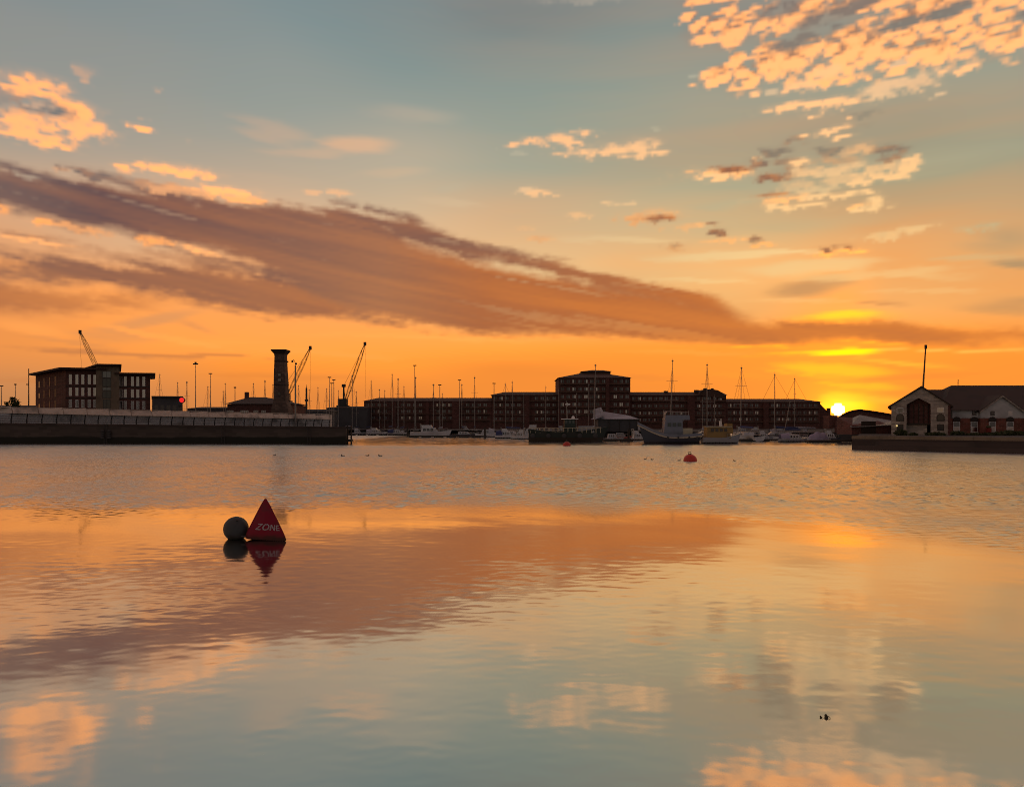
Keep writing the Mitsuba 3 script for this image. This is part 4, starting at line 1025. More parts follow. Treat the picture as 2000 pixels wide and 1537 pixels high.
k = thing('gabled_hall', 'pale brick hall with steep gable and dark recessed entrance', 'building')
H0, H1 = (54.9, 112.0), (61.45, 108.65)
o, t, n = wall_frame(H0, H1); W = math.dist(H0, H1)
zb, ze, za = 1.5, 5.75, 8.30
outer = [(0, zb), (W, zb), (W, ze), (W / 2 + .2, za), (0, ze)]
l, r_, sh, ap = W * .27, W * .685, 5.95, 6.85
hole = [(l, zb - .01), (r_, zb - .01), (r_, sh), ((l + r_) / 2, ap), (l, sh)]
def on_wall(poly, depth, back=0.0):
    """Extrudes a shapely polygon given in (along, up) on the wall; thickness depth inland."""
    m = trimesh.creation.extrude_polygon(poly, depth, engine='earcut')
    v = np.array(m.vertices)
    return MB().add(o + np.outer(v[:, 0], t) + np.outer(v[:, 1], [0, 0, 1.0]) - np.outer(v[:, 2] + back, n), m.faces[:, ::-1])
P0 = Polygon(outer).difference(Polygon(hole))
part(k, 'gable_wall', on_wall(P0, .5), 'stone_pale')
part(k, 'side_wall', MB().slab([o - n * .5 + [0, 0, zb], o - n * .5 + [0, 0, ze], o - n * 20 + [0, 0, ze], o - n * 20 + [0, 0, zb]], t * .4).slab(
     [o + t * W - n * .5 + [0, 0, zb], o + t * W - n * .5 + [0, 0, ze], o + t * W - n * 20 + [0, 0, ze], o + t * W - n * 20 + [0, 0, zb]], -t * .4), 'stone_pale')
part(k, 'recess_wall', on_wall(Polygon([(l - .2, 3.0), (r_ + .2, 3.0), (r_ + .2, sh), ((l + r_) / 2, ap + .2), (l - .2, sh)]), .2, .9), 'brick_dark')
for i in range(5):
    s = l + (r_ - l) * (i + .5) / 5
    part(k, 'mullion', MB().slab([o + t * (s - .06) - n * .88 + [0, 0, 3.1], o + t * (s + .06) - n * .88 + [0, 0, 3.1], o + t * (s + .06) - n * .88 + [0, 0, 5.9], o + t * (s - .06) - n * .88 + [0, 0, 5.9]], n * .12), 'timber_wet')
part(k, 'door', on_wall(Polygon([(l, zb), (r_ - .45, zb), (r_ - .45, 3.0), (l, 3.0)]), .12, .7), 'stone_pale', label='pale double entrance door')
part(k, 'lintel', on_wall(Polygon([(l, 3.02), (r_, 3.02), (r_, 3.2), (l, 3.2)]), .3, .45), 'timber_wet')
rt = MB()
for side in (0, 1):
    a0 = o + (t * -.45 if side == 0 else t * (W + .45)) + [0, 0, ze - .3]; a1 = o + t * (W / 2 + .2) + [0, 0, za + .05]
    q4 = [a0 + n * .25, a1 + n * .25, a1 - n * 20.4, a0 - n * 20.4]
    rt.slab(q4, (0, 0, .22))
part(k, 'roof', rt, 'roof_slate')
def arch(sc, z0, w, h):
    th = np.linspace(0, math.pi, 9)
    return Polygon([(sc - w / 2, z0), (sc + w / 2, z0)] + [(sc + w / 2 * math.cos(a), z0 + h + w / 2 * math.sin(a)) for a in th])
for sc in (W * .155, W * .85):
    wk = part(k, 'window', on_wall(arch(sc, 3.55, 1.0, .55), .06, -.06), 'timber_wet')
    part(wk, 'pane', on_wall(arch(sc, 3.65, .8, .45), .03, -.09), 'glass_dark')
    for z0, h, g in ((4.75, .7, 'glass_dim' if sc < W / 2 else 'glass_mirror'), (2.2, .9, 'glass_dark')):
        wk = part(k, 'window', on_wall(Polygon([(sc - .42, z0), (sc + .42, z0), (sc + .42, z0 + h), (sc - .42, z0 + h)]), .05, -.05), 'timber_wet' if z0 < 4 else 'paint_white')
        part(wk, 'pane', on_wall(Polygon([(sc - .35, z0 + .07), (sc + .35, z0 + .07), (sc + .35, z0 + h - .07), (sc - .35, z0 + h - .07)]), .03, -.08), g)
part(k, 'pilaster', on_wall(Polygon([(W - .18, zb), (W + .12, zb), (W + .12, ze), (W - .18, ze)]), .3, -.1), 'brick_dark')
lp = o + t * (W * .10) + n * .18 + [0, 0, 2.88]
k2 = thing('wall_lamp', 'small lit yellow lamp at the left of the hall entrance', 'lamp')
part(k2, 'bracket', MB().box(lp - n * .12, (.12, .12, .3)), 'metal_dark')
gl = trimesh.creation.icosphere(2, .13); gl.apply_translation(lp)
part(k2, 'globe', gl, 'paint_white', True, more={'emitter': {'type': 'area', 'radiance': {'type': 'rgb', 'value': [0.045, 0.032, 0.012]}}})

fk = thing('flagpole', 'tall leaning pole rising behind the gabled hall', 'flagpole')
p0, p1 = at(1800, 800, 124), at(1808, 678, 124)
part(fk, 'pole', MB().bar(p0 * [1, 1, 0] + [-.25, 0, 1.5], p1, .20, .10, 8), 'mast_wood')
part(fk, 'truck', MB().bar(p1 - [0, 0, .3], p1 + [0, 0, .35], .2, n=8), 'metal_dark')

k = thing('brick_hall', 'long brick building with white gable and dark slate roof at the right', 'building')
yl, xl, xr = 113.2, X(1853, 113.2), 108.0
part(k, 'wall', MB().prism([(xl, yl), (xr, yl), (xr, yl + 13), (xl, yl + 13)], 1.5, 4.0), 'brick_red')
part(k, 'white_wall', MB().prism([(xl + .5, yl - .06), (xr, yl - .06), (xr, yl + 12.9), (xl + .5, yl + 12.9)], 4.0, 5.15), 'render_white')
zr, ze = 9.1, 5.15
ym = yl + 6.5
a = [(xl - 1.5, yl - .5, ze), (xr, yl - .5, ze), (xr, yl + 13.5, ze), (xl - 1.5, yl + 13.5, ze), (X(1858, ym), ym, zr), (xr, ym, zr)]
part(k, 'roof', MB().add(a, [(0, 1, 5), (0, 5, 4), (1, 2, 5), (2, 3, 4), (2, 4, 5), (3, 0, 4), (0, 3, 2), (0, 2, 1)]), 'roof_slate')
a = [(X(1795, ym), yl + 1, ze), (X(1862, ym), yl + 1, ze), (X(1862, ym), yl + 12, ze), (X(1795, ym), yl + 12, ze), (X(1804, ym), ym, Z(761, ym)), (X(1852, ym), ym, Z(761, ym))]
part(k, 'link_roof', MB().add(a, [(0, 1, 5), (0, 5, 4), (1, 2, 5), (2, 3, 4), (2, 4, 5), (3, 0, 4), (0, 3, 2), (0, 2, 1)]), 'roof_slate')
part(k, 'aerial', MB().bar(at(1871, 755, ym), at(1871.5, 741.5, ym), .05), 'metal_dark')
for gi, uc in enumerate((1956, 2102)):
    xc, hw, yg = X(uc, yl - .5), 3.05, yl - .5
    zt, zs = 7.2, 5.0
    part(k, 'gable', MB().slab([(xc - hw, yg, 4.0), (xc + hw, yg, 4.0), (xc + hw, yg, zs), (xc, yg, zt - .1), (xc - hw, yg, zs)], (0, .42, 0)), 'render_white')
    g = MB()
    for s in (-1, 1): g.slab([(xc, yg - .25, zt), (xc + s * (hw + .3), yg - .25, zs - .12), (xc + s * (hw + .3), ym - 1, zs - .12), (xc, ym - 1, zt)], (0, 0, .16))
    part(k, 'gable_roof', g, 'roof_slate')
    part(k, 'bargeboard', MB().slab([(xc - hw - .25, yg - .3, zs - .3), (xc, yg - .3, zt - .14), (xc, yg - .3, zt + .1), (xc - hw - .25, yg - .3, zs - .05)], (0, .05, 0)).slab(
        [(xc + hw + .25, yg - .3, zs - .3), (xc, yg - .3, zt - .14), (xc, yg - .3, zt + .1), (xc + hw + .25, yg - .3, zs - .05)], (0, .05, 0)), 'stone_pale')
    part(k, 'brick_base', MB().prism([(xc - hw, yg + .05), (xc + hw, yg + .05), (xc + hw, yg + .45), (xc - hw, yg + .45)], 1.5, 3.99), 'brick_red')
def flat(sc, z0, w, h, y, d=.05): return MB().slab([(sc - w / 2, y, z0), (sc + w / 2, y, z0), (sc + w / 2, y, z0 + h), (sc - w / 2, y, z0 + h)], (0, -d, 0))
for u, g in ((1868, 0), (1902.5, 0), (1938, 1), (1972.5, 1), (2012, 0), (2050, 0), (2085, 1), (2118, 1)):
    yy = yl - (.46 if g else .02); sc = X(u, yy)
    th = np.linspace(0, math.pi, 9)
    part(k, 'window_arch', MB().slab([(sc - .55, yy, 3.55), (sc + .55, yy, 3.55)] + [(sc + .55 * math.cos(q), yy, 3.75 + .45 * math.sin(q)) for q in th], (0, -.12, 0)), 'timber_wet')
    wk = part(k, 'window', flat(sc, 1.95, 1.0, 1.55, yy, .05), 'paint_white')
    part(wk, 'pane', flat(sc, 2.02, .84, .66, yy - .05, .02), 'glass_mirror'); part(wk, 'pane', flat(sc, 2.75, .84, .7, yy - .05, .02), 'glass_dim')
    part(wk, 'sill', MB().box((sc, yy - .1, 1.9), (1.2, .2, .09)), 'stone_pale')
    if u != 1868:
        y2 = yl - .5 if g else yl - .06
        wk = part(k, 'window', flat(sc, 4.4, .6, .62, y2, .05), 'paint_white' if u == 1972.5 else 'timber_wet')
        part(wk, 'pane', flat(sc, 4.46, .5, .5, y2 - .05, .02), 'glass_mirror' if u == 1972.5 else 'glass_dark')
k = thing('flower_tub', 'small red tub by the brick wall under the white gable', 'tub')
part(k, 'tub', MB().bar(at(1931, 846, 111.6), at(1931, 836, 111.6), .35, .4, 10), 'hull_red')
part(k, 'plant', MB().ball(at(1931, 834, 111.6), .35, 1, (1, 1, .6)), 'leaf')
for i, (u0, u1, vt, y) in enumerate(((1748, 1770, 842, 107.5), (1772, 1792, 846.5, 106), (1812, 1850, 845, 106.5), (1850, 1886, 843.5, 109), (1884, 1930, 846.5, 108), (1926, 1960, 845, 108), (1955, 1992, 842.5, 108), (1988, 2030, 844, 108))):
    bush(u0, u1, vt, y, 1.5, ['rounded shrub left of the hall door', 'low shrub before the hall door', 'wide low shrub right of the hall door', 'hedge clump under the first window of the brick building', 'low hedge clump under the second window of the brick building',
         'low hedge clump left under the white gable', 'hedge clump right under the white gable', 'hedge clump at the right edge of the picture'][i], 'shrub', 1100)

k = thing('arched_shed', 'dark building with low arched roof right of the sun', 'building')
y = 152
pts = [(1630, 866), (1630, 818), (1640, 811.5), (1649, 806.5), (1657, 803), (1668, 800.3), (1679, 799.5), (1700, 802), (1722, 805.5), (1745, 809.5), (1745, 866)]
part(k, 'wall', MB().slab([(X(u, y), y, Z(v + (2.2 if v < 860 else 0), y)) for u, v in pts[::-1]], (7.0, 16, 0)), 'brick_dark')
rb = MB()
top = [(X(u, y), Z(v, y)) for u, v in pts[1:-1]]
for (xa, za_), (xb, zb_) in zip(top[:-1], top[1:]): rb.slab([(xa, y - .4, za_), (xb, y - .4, zb_), (xb + 7, y + 16.4, zb_), (xa + 7, y + 16.4, za_)], (0, 0, -.2))
part(k, 'roof', rb, 'roof_slate')
part(k, 'dormer', MB().box((X(1634, y - 1), y + 2, Z(824, y)), (1.6, 3, 2.5)), 'brick_dark')
k = thing('lean_to_shed', 'small brown shed with pale sloping roof beside the hall', 'building')
y = 128
part(k, 'wall', MB().prism([(X(1664, y), y), (X(1741, y), y), (X(1741, y), y + 6), (X(1664, y), y + 6)], 1.4, [Z(831, y), Z(831, y), Z(819, y), Z(813, y)]), 'brick_dark')
part(k, 'roof', MB().add([at(1661, 834, y - .5), at(1744, 829.5, y - .5), at(1744, 822, y + 6), at(1679, 810.5, y + 6), at(1661, 818, y + 6), at(1661, 835, y - .5), at(1744, 831, y - .5), at(1744, 824, y + 6), at(1679, 812.5, y + 6), at(1661, 820, y + 6)],
     [(0, 1, 2), (0, 2, 3), (0, 3, 4), (5, 7, 6), (5, 8, 7), (5, 9, 8), (0, 5, 6), (0, 6, 1), (1, 6, 7), (1, 7, 2), (2, 7, 8), (2, 8, 3), (3, 8, 9), (3, 9, 4), (4, 9, 5), (4, 5, 0)]), 'roof_grey')
part(k, 'door', MB().box((X(1696, y), y - .05, 2.5), (2.4, .1, 2.2)), 'timber_wet')

# ---------------------------------------------------------------- boats
def hull(L, B, fb, rise, draft=.5, stern=.8, flare=.75, n=13, z_top=None, scale=1.0, stern_rise=.05):
    """Closed hull along +x (bow), waterline at z = 0. z_top cuts it to a band at the waterline."""
    st = np.linspace(-1, 1, n); v, f = [], []
    for s in st:
        w = B / 2 * scale * (stern + (1 - stern) * min(1, (s + 1) / .8)) * (1 - max(0, (s - .0)) ** 2.2) + .02
        sh = fb + rise * max(0, s) ** 2 + stern_rise * max(0, -s) ** 2
        zt = sh if z_top is None else min(sh, z_top)
        k = -draft * (1 - max(0, s) ** 3 * .9)
        x = s * L / 2
        prof = []
        for q in (0, .35, .6, .8, 1):
            z = k + (zt - k) * q
            h = np.clip((z - k) / (sh - k), 0, 1)
            prof.append((w * (h ** .45) * (flare + (1 - flare) * h) if q else 0.0, z))
        rake = (max(0, s) ** 4) * .09 * L
        v += [(x + rake * (z - k) / (sh - k), -a, z) for a, z in prof[::-1]] + [(x + rake * (z - k) / (sh - k), a, z) for a, z in prof[1:]]
    m = 9
    for i in range(n - 1):
        for j in range(m - 1): f.append((i * m + j, i * m + j + 1, (i + 1) * m + j + 1, (i + 1) * m + j))
        f.append((i * m + m - 1, i * m, (i + 1) * m, (i + 1) * m + m - 1))     # deck
    for c in (0, n - 1):
        for j in range(1, m - 2):
            t = (c * m, c * m + j, c * m + j + 1, c * m + j + 1)
            f.append(t)
    return MB().add(v, f)


def house(x0, x1, w, z0, z1, front=.4, back=.1, taper=.85):
    """Cabin with raked ends and sides leaning in; x along the boat."""
    a, b = w / 2, w / 2 * taper
    v = [(x0, -a, z0), (x1, -a, z0), (x1, a, z0), (x0, a, z0), (x0 + back, -b, z1), (x1 - front, -b, z1), (x1 - front, b, z1), (x0 + back, b, z1)]
    return MB().add(v, [(0, 3, 2, 1), (4, 5, 6, 7), (0, 1, 5, 4), (1, 2, 6, 5), (2, 3, 7, 6), (3, 0, 4, 7)])


def side_panes(k, x0, x1, w, z0, z1, taper, n, M, glass='glass_dark', gap=.12):
    """Window panes on both cabin sides."""
    xs = np.linspace(x0, x1, n + 1)
    for p, q in zip(xs[:-1], xs[1:]):
        for s in (-1, 1):
            ya, yb = s * (w / 2 + .02), s * (w / 2 * taper + .05)
            part(k, 'window', MB().slab([(p + gap, ya, z0), (q - gap, ya, z0), (q - gap, yb, z1), (p + gap, yb, z1)], (0, s * .03, 0)), glass, M=M)


def hull_parts(k, M, L, B, fb, rise, paint, **kw):
    part(k, 'hull', hull(L, B, fb, rise, **kw), paint, 40, M)
    part(k, 'boot_stripe', hull(L * 1.002, B, fb, rise, scale=1.015, z_top=.17, **{a: b for a, b in kw.items() if a not in ('z_top', 'scale')}), 'antifoul', False, M)


def rails(L, B, fb, rise, x0, x1, h, n=6, r=.025):
    b = MB(); xs = np.linspace(x0, x1, n)
    for s in (-1, 1):
        pts = []
        for x in xs:
            q = 2 * x / L; w = B / 2 * (1 - max(0, q) ** 2.2) * .93
            z = fb + rise * max(0, q) ** 2; b.bar((x, s * w, z - .05), (x, s * w, z + h), r, n=4); pts.append((x, s * w, z + h))
        b.path(pts, r, 4)
    return b


def yacht(u, v_top, v_w, L, deg, label, cover='tarp_blue', paint='gelcoat_white', y=None, u_base=None, group=None, mast='alloy', spreaders=True, thick=1.0):
    y = shore(v_w) if y is None else y
    k = thing('sailing_yacht', label, 'sailing yacht', group)
    ub = u if u_base is None else u_base
    B, fb, rise = L * .31, L * .085, L * .045
    mx = L * .07
    c, s_ = math.cos(math.radians(deg)), math.sin(math.radians(deg))
    M = place(X(ub, y) - mx * c, y - mx * s_, 0, deg)
    hull_parts(k, M, L, B, fb, rise, paint, draft=.6, stern=.62)
    part(k, 'cabin', house(-L * .2, L * .2, B * .55, fb - .1, fb + .55, .9, .15), 'gelcoat_white', M=M)
    side_panes(k, -L * .15, L * .09, B * .55, fb + .12, fb + .36, .9, 3, M)
    zt = Z(v_top, y); r = .00028 * y * thick + .025
    top = np.array([X(u, y), y, zt]); foot = M[:3, :3] @ np.array([mx, 0, fb + .4]) + M[:3, 3]
    part(k, 'mast', MB().bar(foot, top, r, r * .75), mast)
    part(k, 'masthead', MB().box(top, (r * 3.4, r * 2, r * 3)).bar(top, top + [0, 0, .6], .02, n=4), mast)
    if spreaders:
        sp = MB()
        for q in (.45, .72):
            p = foot + (top - foot) * q; wv = M[:3, :3] @ np.array([0, B * .38 * (1.2 - q * .6), 0])
            sp.bar(p - wv, p + wv, .035, n=4)
        part(k, 'spreaders', sp, mast)
    st = MB()
    bow, stern_ = M[:3, :3] @ np.array([L * .52, 0, fb + rise]) + M[:3, 3], M[:3, :3] @ np.array([-L * .5, 0, fb]) + M[:3, 3]
    st.bar(bow, top - [0, 0, .3], .022 + .00003 * y, n=4).bar(stern_, top, .018 + .00002 * y, n=4)
    for s in (-1, 1): st.bar(M[:3, :3] @ np.array([mx - .2, s * B * .45, fb]) + M[:3, 3], foot + (top - foot) * .9, .018, n=4)
    part(k, 'rigging', st, 'metal_dark')
    bm = MB().bar((mx - .1, 0, fb + 1.25), (-L * .33, 0, fb + 1.3), .07)
    part(k, 'boom', bm, 'alloy', M=M)
    cv = MB()
    for q in np.linspace(0, 1, 8)[:-1]: cv.bar((mx - .2 - q * L * .36, 0, fb + 1.42 + .12 * (1 - q)), (mx - .2 - (q + .15) * L * .36, 0, fb + 1.40 + .12 * (.85 - q)), .22 - .07 * q, .21 - .07 * q, 7)
    part(k, 'sail_cover', cv, cover, True, M)
    part(k, 'pulpit_rail', rails(L, B, fb, rise, -L * .45, L * .47, .55, 7), 'alloy', M=M)
    return k


def cruiser(u0, u1, v_w, label, deg=0, paint='gelcoat_white', fly=True, cabin='gelcoat_white', canopy=None, y=None, high=1.0, stripe=None):
    y = shore(v_w) if y is None else y
    k = thing('motor_cruiser', label, 'motor cruiser')
    Lp = X(u1, y) - X(u0, y); L = max(4.0, Lp / max(.35, abs(math.cos(math.radians(deg)))) * .95)
    B, fb, rise = min(L * .34, 4), L * .085 * high + .1, L * .06
    M = place(X((u0 + u1) / 2, y), y, 0, deg)
    hull_parts(k, M, L, B, fb, rise, paint, draft=.4, stern=.85)
    h1 = fb + .9 * high
    part(k, 'cabin', house(-L * .22, L * .27, B * .72, fb - .1, h1, L * .13, .2), cabin, M=M)
    side_panes(k, -L * .17, L * .12, B * .72, fb + .3, h1 - .18, .9, 3, M)
    part(k, 'windscreen', MB().slab([(L * .25, -B * .27, fb + .25), (L * .25, B * .27, fb + .25), (L * .16, B * .25, h1 - .1), (L * .16, -B * .25, h1 - .1)], (.06, 0, .05)), 'glass_dark', M=M)
    if fly:
        part(k, 'flybridge', house(-L * .2, L * .08, B * .6, h1, h1 + .55 * high, .3, 0, .95), cabin, M=M)
        part(k, 'radar_arch', MB().path([(-L * .2, -B * .32, fb), (-L * .24, -B * .28, h1 + .9), (-L * .24, B * .28, h1 + .9), (-L * .2, B * .32, fb)], .07), 'alloy', M=M)
    if canopy:
        cv = MB(); n = 8
        prev = None
        for i in range(n + 1):
            a = math.pi * i / n; ring = [(-L * .47 + L * .3 * j, B * .4 * math.cos(a), fb + (.95 + .25 * j) * high * max(.02, math.sin(a)) ** .6) for j in (0, 1)]
            if prev: cv.add([prev[0], prev[1], ring[1], ring[0]], [(0, 1, 2, 3)])
            prev = ring
        part(k, 'canopy', cv, canopy, True, M)
    if stripe: part(k, 'stripe', hull(L * 1.001, B, fb, rise, draft=.4, stern=.85, scale=1.012, z_top=fb * .62), stripe, M=M)
    part(k, 'rail', rails(L, B, fb, rise, -L * .05, L * .47, .5, 6), 'alloy', M=M)
    return k


WY = 'yacht, '
# masts that show above the left quay (their boats lie in the basin behind it)
for i, (u, vt, lab) in enumerate(((312, 732, 'leaning mast just right of the brick office above the annex'), (347, 748, 'mast rising behind the right end of the annex'), (365, 747, 'thick mast right of the red signal lamp'), (406, 756, 'mast just left of the slim floodlight mast behind the quay'), (436, 765, 'lower of two masts by the harbour shed'), (440, 750, 'taller of two masts by the harbour shed'),
        (495, 750, 'mast above the middle of the harbour shed roof'), (517.5, 745, 'thick mast above the right part of the harbour shed'), (533, 752, 'mast touching the left side of the stone tower'), (583, 754, 'mast between the stone tower and the black navigation post'), (604, 762, 'thin mast just right of the black navigation post'), (621, 758, 'mast midway between the black post and the three lamp masts'), (638, 760, 'mast just left of the three thin lamp masts'), (661, 764, 'mast between the three lamp masts and the right crane'))):
    yacht(u, vt, 0, 10.5, 80 + 17 * (i % 3), 'yacht behind the left quay, ' + lab, ('tarp_blue', 'tarp_grey', 'metal_dark')[i % 3], y=254 + 3 * (i % 3), u_base=u - (2.5 if u == 312 else 0), thick=1.6 if u in (365, 517.5) else .9, spreaders=i % 2 == 0)
# marina in front of the brick terraces
for i, (u, vt, vw, L, deg, lab, cov, hl, th) in enumerate((
        (688, 735, 846, 12, 70, 'at the left end of the marina beside the right crane', 'tarp_grey', 'gelcoat_white', 1.5), (696, 766, 846.5, 9, 110, 'second from the left end of the marina', 'tarp_blue', 'gelcoat_white', 1.2), (725, 745, 847, 10, 75, 'at the left end of the long low terrace', 'tarp_blue', 'gelcoat_white', 1), (741, 762, 847, 9, 100, 'second along the long low terrace from its left end', 'tarp_grey', 'gelcoat_white', 1.2),
        (751.5, 764, 848, 8.5, 90, 'third along the long low terrace from its left end', 'metal_dark', 'hull_navy', 1), (766, 732, 848, 12, 85, 'tall one fourth along the long low terrace', 'tarp_blue', 'gelcoat_white', 1.1), (777.5, 741, 848.5, 11, 95, 'with thick mast fifth along the long low terrace', 'tarp_grey', 'gelcoat_grey', 1.6), (789, 756, 849, 9, 80, 'sixth along the long low terrace, short mast', 'tarp_blue', 'gelcoat_white', .9),
        (811.5, 738, 849, 11.5, 100, 'with thick mast in front of the tallest lamp mast', 'metal_dark', 'gelcoat_white', 1.6), (846.5, 752, 849, 10, 90, 'with thick mast right of the middle lamp mast of the long terrace', 'tarp_blue', 'gelcoat_white', 1.6), (864, 770, 849.5, 8, 75, 'short one above the white cabin cruiser', 'tarp_grey', 'gelcoat_white', .9), (902, 752, 850, 10, 105, 'just right of the wide lamp head on the left terrace', 'tarp_blue', 'hull_navy', 1.3),
        (927, 738, 850, 11.5, 95, 'tallest near the right end of the long low terrace', 'tarp_blue', 'gelcoat_white', 1.3), (987, 751, 853, 10, 170, 'with blue sail cover left of the two masts by the dark green workboat', 'tarp_blue', 'gelcoat_white', 1.1), (1000.5, 747, 852, 10.5, 80, 'right of the two close masts above the terrace left of the tower block', 'tarp_grey', 'gelcoat_white', 1.2), (1022, 770, 852, 8.5, 95, 'low mast left of the dark green workboat', 'tarp_blue', 'gelcoat_white', .8),
        (1066, 757, 852, 9.5, 85, 'thin mast left of the tower block', 'tarp_grey', 'gelcoat_white', .9), (1091, 763, 852, 9, 100, 'at the left corner of the tower block', 'tarp_blue', 'gelcoat_white', .9), (1126, 770, 852, 9, 85, 'low mast in front of the middle of the tower block', 'tarp_grey', 'gelcoat_white', .8), (1150, 752, 853, 10.5, 95, 'mast left of the tallest mast in front of the tower block', 'tarp_blue', 'gelcoat_white', 1.0),
        (1163, 713.5, 855, 14, 80, 'tallest mast, reaching above the tower block', 'tarp_grey', 'gelcoat_white', 1.7), (1313.7, 705, 857, 13.5, 75, 'tall leaning mast above the blue fishing boat', 'tarp_blue', 'gelcoat_white', 1.5), (1381, 713, 858, 13, 85, 'tall mast above the yellow cabin boat', 'tarp_blue', 'gelcoat_white', 1.4), (1395, 776, 858, 8, 95, 'short mast just right of the tall mast above the yellow boat', 'tarp_grey', 'gelcoat_white', .8),
        (1372, 782, 858, 8, 85, 'short mast just left of the tall mast above the yellow boat', 'tarp_grey', 'hull_navy', .8), (1448, 719, 861, 13, 100, 'tall mast at the bow of the yellow cabin boat', 'tarp_blue', 'gelcoat_white', 1.3), (1513, 732, 859, 12, 170, 'tall mast right of the yellow boat, in front of the low terrace', 'tarp_blue', 'hull_navy', 1.2), (1552, 740, 858, 11, 175, 'thin mast nearest the sun', 'tarp_grey', 'gelcoat_white', .9), (1543, 785, 860, 8, 170, 'strongly leaning short mast left of the mauve covered boat', 'tarp_blue', 'gelcoat_white', .8))):
    yacht(u, vt, vw, L, deg, WY + lab, cov, hl, thick=th, u_base={1313.7: 1309, 1163: 1160.5, 1543: 1531, 1448: 1446.5}.get(u), spreaders=i % 3 != 2)
for u0, u1, vw, lab, kw in (
        (684, 712, 848, 'small white motor cruiser at the left end of the marina', dict(deg=8)), (714, 754, 849, 'white motor cruiser second from the left end of the marina', dict(deg=-6, canopy='tarp_grey')), (756, 795, 850, 'white motor cruiser left of the first mooring pile', dict(deg=5, fly=False, canopy='tarp_blue')),
        (800, 878, 852.5, 'large white cabin cruiser with dark window band right of the mooring pile', dict(high=1.25)), (878, 934, 853, 'low dark hulled motor boat left of the white hooded boat', dict(paint='hull_navy', fly=False, high=.8)), (929, 968, 853.5, 'boat under a rounded white hood behind the second mooring pile', dict(fly=False, canopy='tarp_grey', high=1.35, deg=180)),
        (966, 1012, 856, 'white motor boat with bright blue canopy left of the green workboat', dict(canopy='tarp_blue', high=1.1)), (1010, 1062, 855, 'broad white cruiser with upper bridge behind the stern of the green workboat', dict(high=1.5, deg=180)), (1056, 1088, 852, 'small white boat peeping over the stern of the green workboat', dict(deg=170)),
        (1160, 1190, 848, 'white cruiser behind the bow of the green workboat', dict(high=1.3)), (1194, 1222, 850, 'white boat with tall wheelhouse below the pale pavilion', dict(high=1.5, deg=10)), (1218, 1250, 852, 'low white motor boat left of the blue fishing boat', dict(fly=False, high=.9)), (1190, 1232, 858, 'dark red hulled boat at the pontoon below the pale pavilion', dict(paint='hull_red', fly=False, cabin='gelcoat_grey')),
        (1428, 1470, 852, 'white cruiser just right of the yellow cabin boat', dict(high=1.3)), (1446, 1472, 861, 'small red hulled boat right of the bow of the yellow boat', dict(paint='hull_red', fly=False)), (1470, 1512, 860, 'grey motor boat between the yellow boat and the long white boat', dict(paint='gelcoat_grey')),
        (1002, 1030, 857.5, 'small white boat close to the stern of the green workboat', dict(deg=160, high=1.1)), (1184, 1206, 861, 'small grey boat at the pontoon left of the dark mooring pile', dict(paint='gelcoat_grey', fly=False)), (1232, 1256, 860, 'small white boat tucked behind the bow of the blue fishing boat', dict(deg=20)), (1240, 1262, 848, 'far white cruiser above the bow of the blue fishing boat', dict(high=1.3)), (1455, 1490, 850, 'far white cruiser behind the grey motor boat', dict(high=1.2, deg=170)), (1558, 1590, 856, 'white cruiser behind the mauve covered boat', dict(high=1.2)), (1602, 1640, 860, 'dark hulled boat right of the mauve covered boat', dict(paint='hull_navy', high=1.0)), (1086, 1110, 851, 'white boat roof showing over the wheelhouse deck of the green workboat', dict(high=1.5)), (896, 926, 849.5, 'far white cruiser behind the low dark hulled motor boat', dict(high=1.4)), (1035, 1058, 849, 'far white cruiser right of the broad white cruiser', dict(high=1.6)),
        (1500, 1548, 856, 'white cruiser with rounded top behind the long low boat', dict(high=1.3, canopy='tarp_grey')), (1520, 1580, 863, 'long low pale hulled boat left of the mauve covered boat', dict(fly=False, high=.9, paint='gelcoat_grey', canopy='tarp_mauve'))):
    cruiser(u0, u1, vw, lab, **kw)

# boat shut up under a mauve cover
k = thing('covered_boat', 'round nosed boat under a pale mauve cover below the sun', 'boat'); y = shore(863.5)
M = place(X(1599, y), y, 0, 180)
hull_parts(k, M, 3.6, 1.9, .5, .2, 'gelcoat_white', draft=.3, stern=.9)
cv = trimesh.creation.icosphere(3, 1.0); cv.vertices *= [1.75, .95, 1.25]; cv.vertices[:, 2] = np.maximum(cv.vertices[:, 2], -.15); cv.vertices[:, 2] += .5 + .12 * np.sin(cv.vertices[:, 0] * 5) * (cv.vertices[:, 2] > .2)
part(k, 'cover', MB().mesh(cv), 'tarp_mauve', True, M)

# green workboat
k = thing('work_boat', 'dark green workboat with open rail and small wheelhouse, side on', 'work boat'); y = shore(862.5)
u0, u1 = 1031, 1181; L = (X(u1, y) - X(u0, y)) * .95; B = 4.2; M = place(X(1104, y), y, 0, 0)
hull_parts(k, M, L, B, 1.75, .95, 'hull_green', draft=.8, stern=.9, stern_rise=.55)
ux = lambda u: X(u, y) - X(1104, y)
zv = lambda v: Z(v, y)
part(k, 'rubbing_strake', hull(L * 1.004, B, 1.75, .95, draft=.8, stern=.9, stern_rise=.55, scale=1.02, z_top=.75), 'timber_wet', M=M)
part(k, 'wheelhouse', house(ux(1101), ux(1124), 2.4, 1.4, zv(819), .15, .1, .95), 'hull_green', M=M)
side_panes(k, ux(1102), ux(1122), 2.4, zv(827), zv(821), .95, 3, M)
part(k, 'roof', MB().box(((ux(1101) + ux(1124)) / 2, 0, zv(818.4)), (2.9, 2.7, .14)), 'paint_white', M=M)
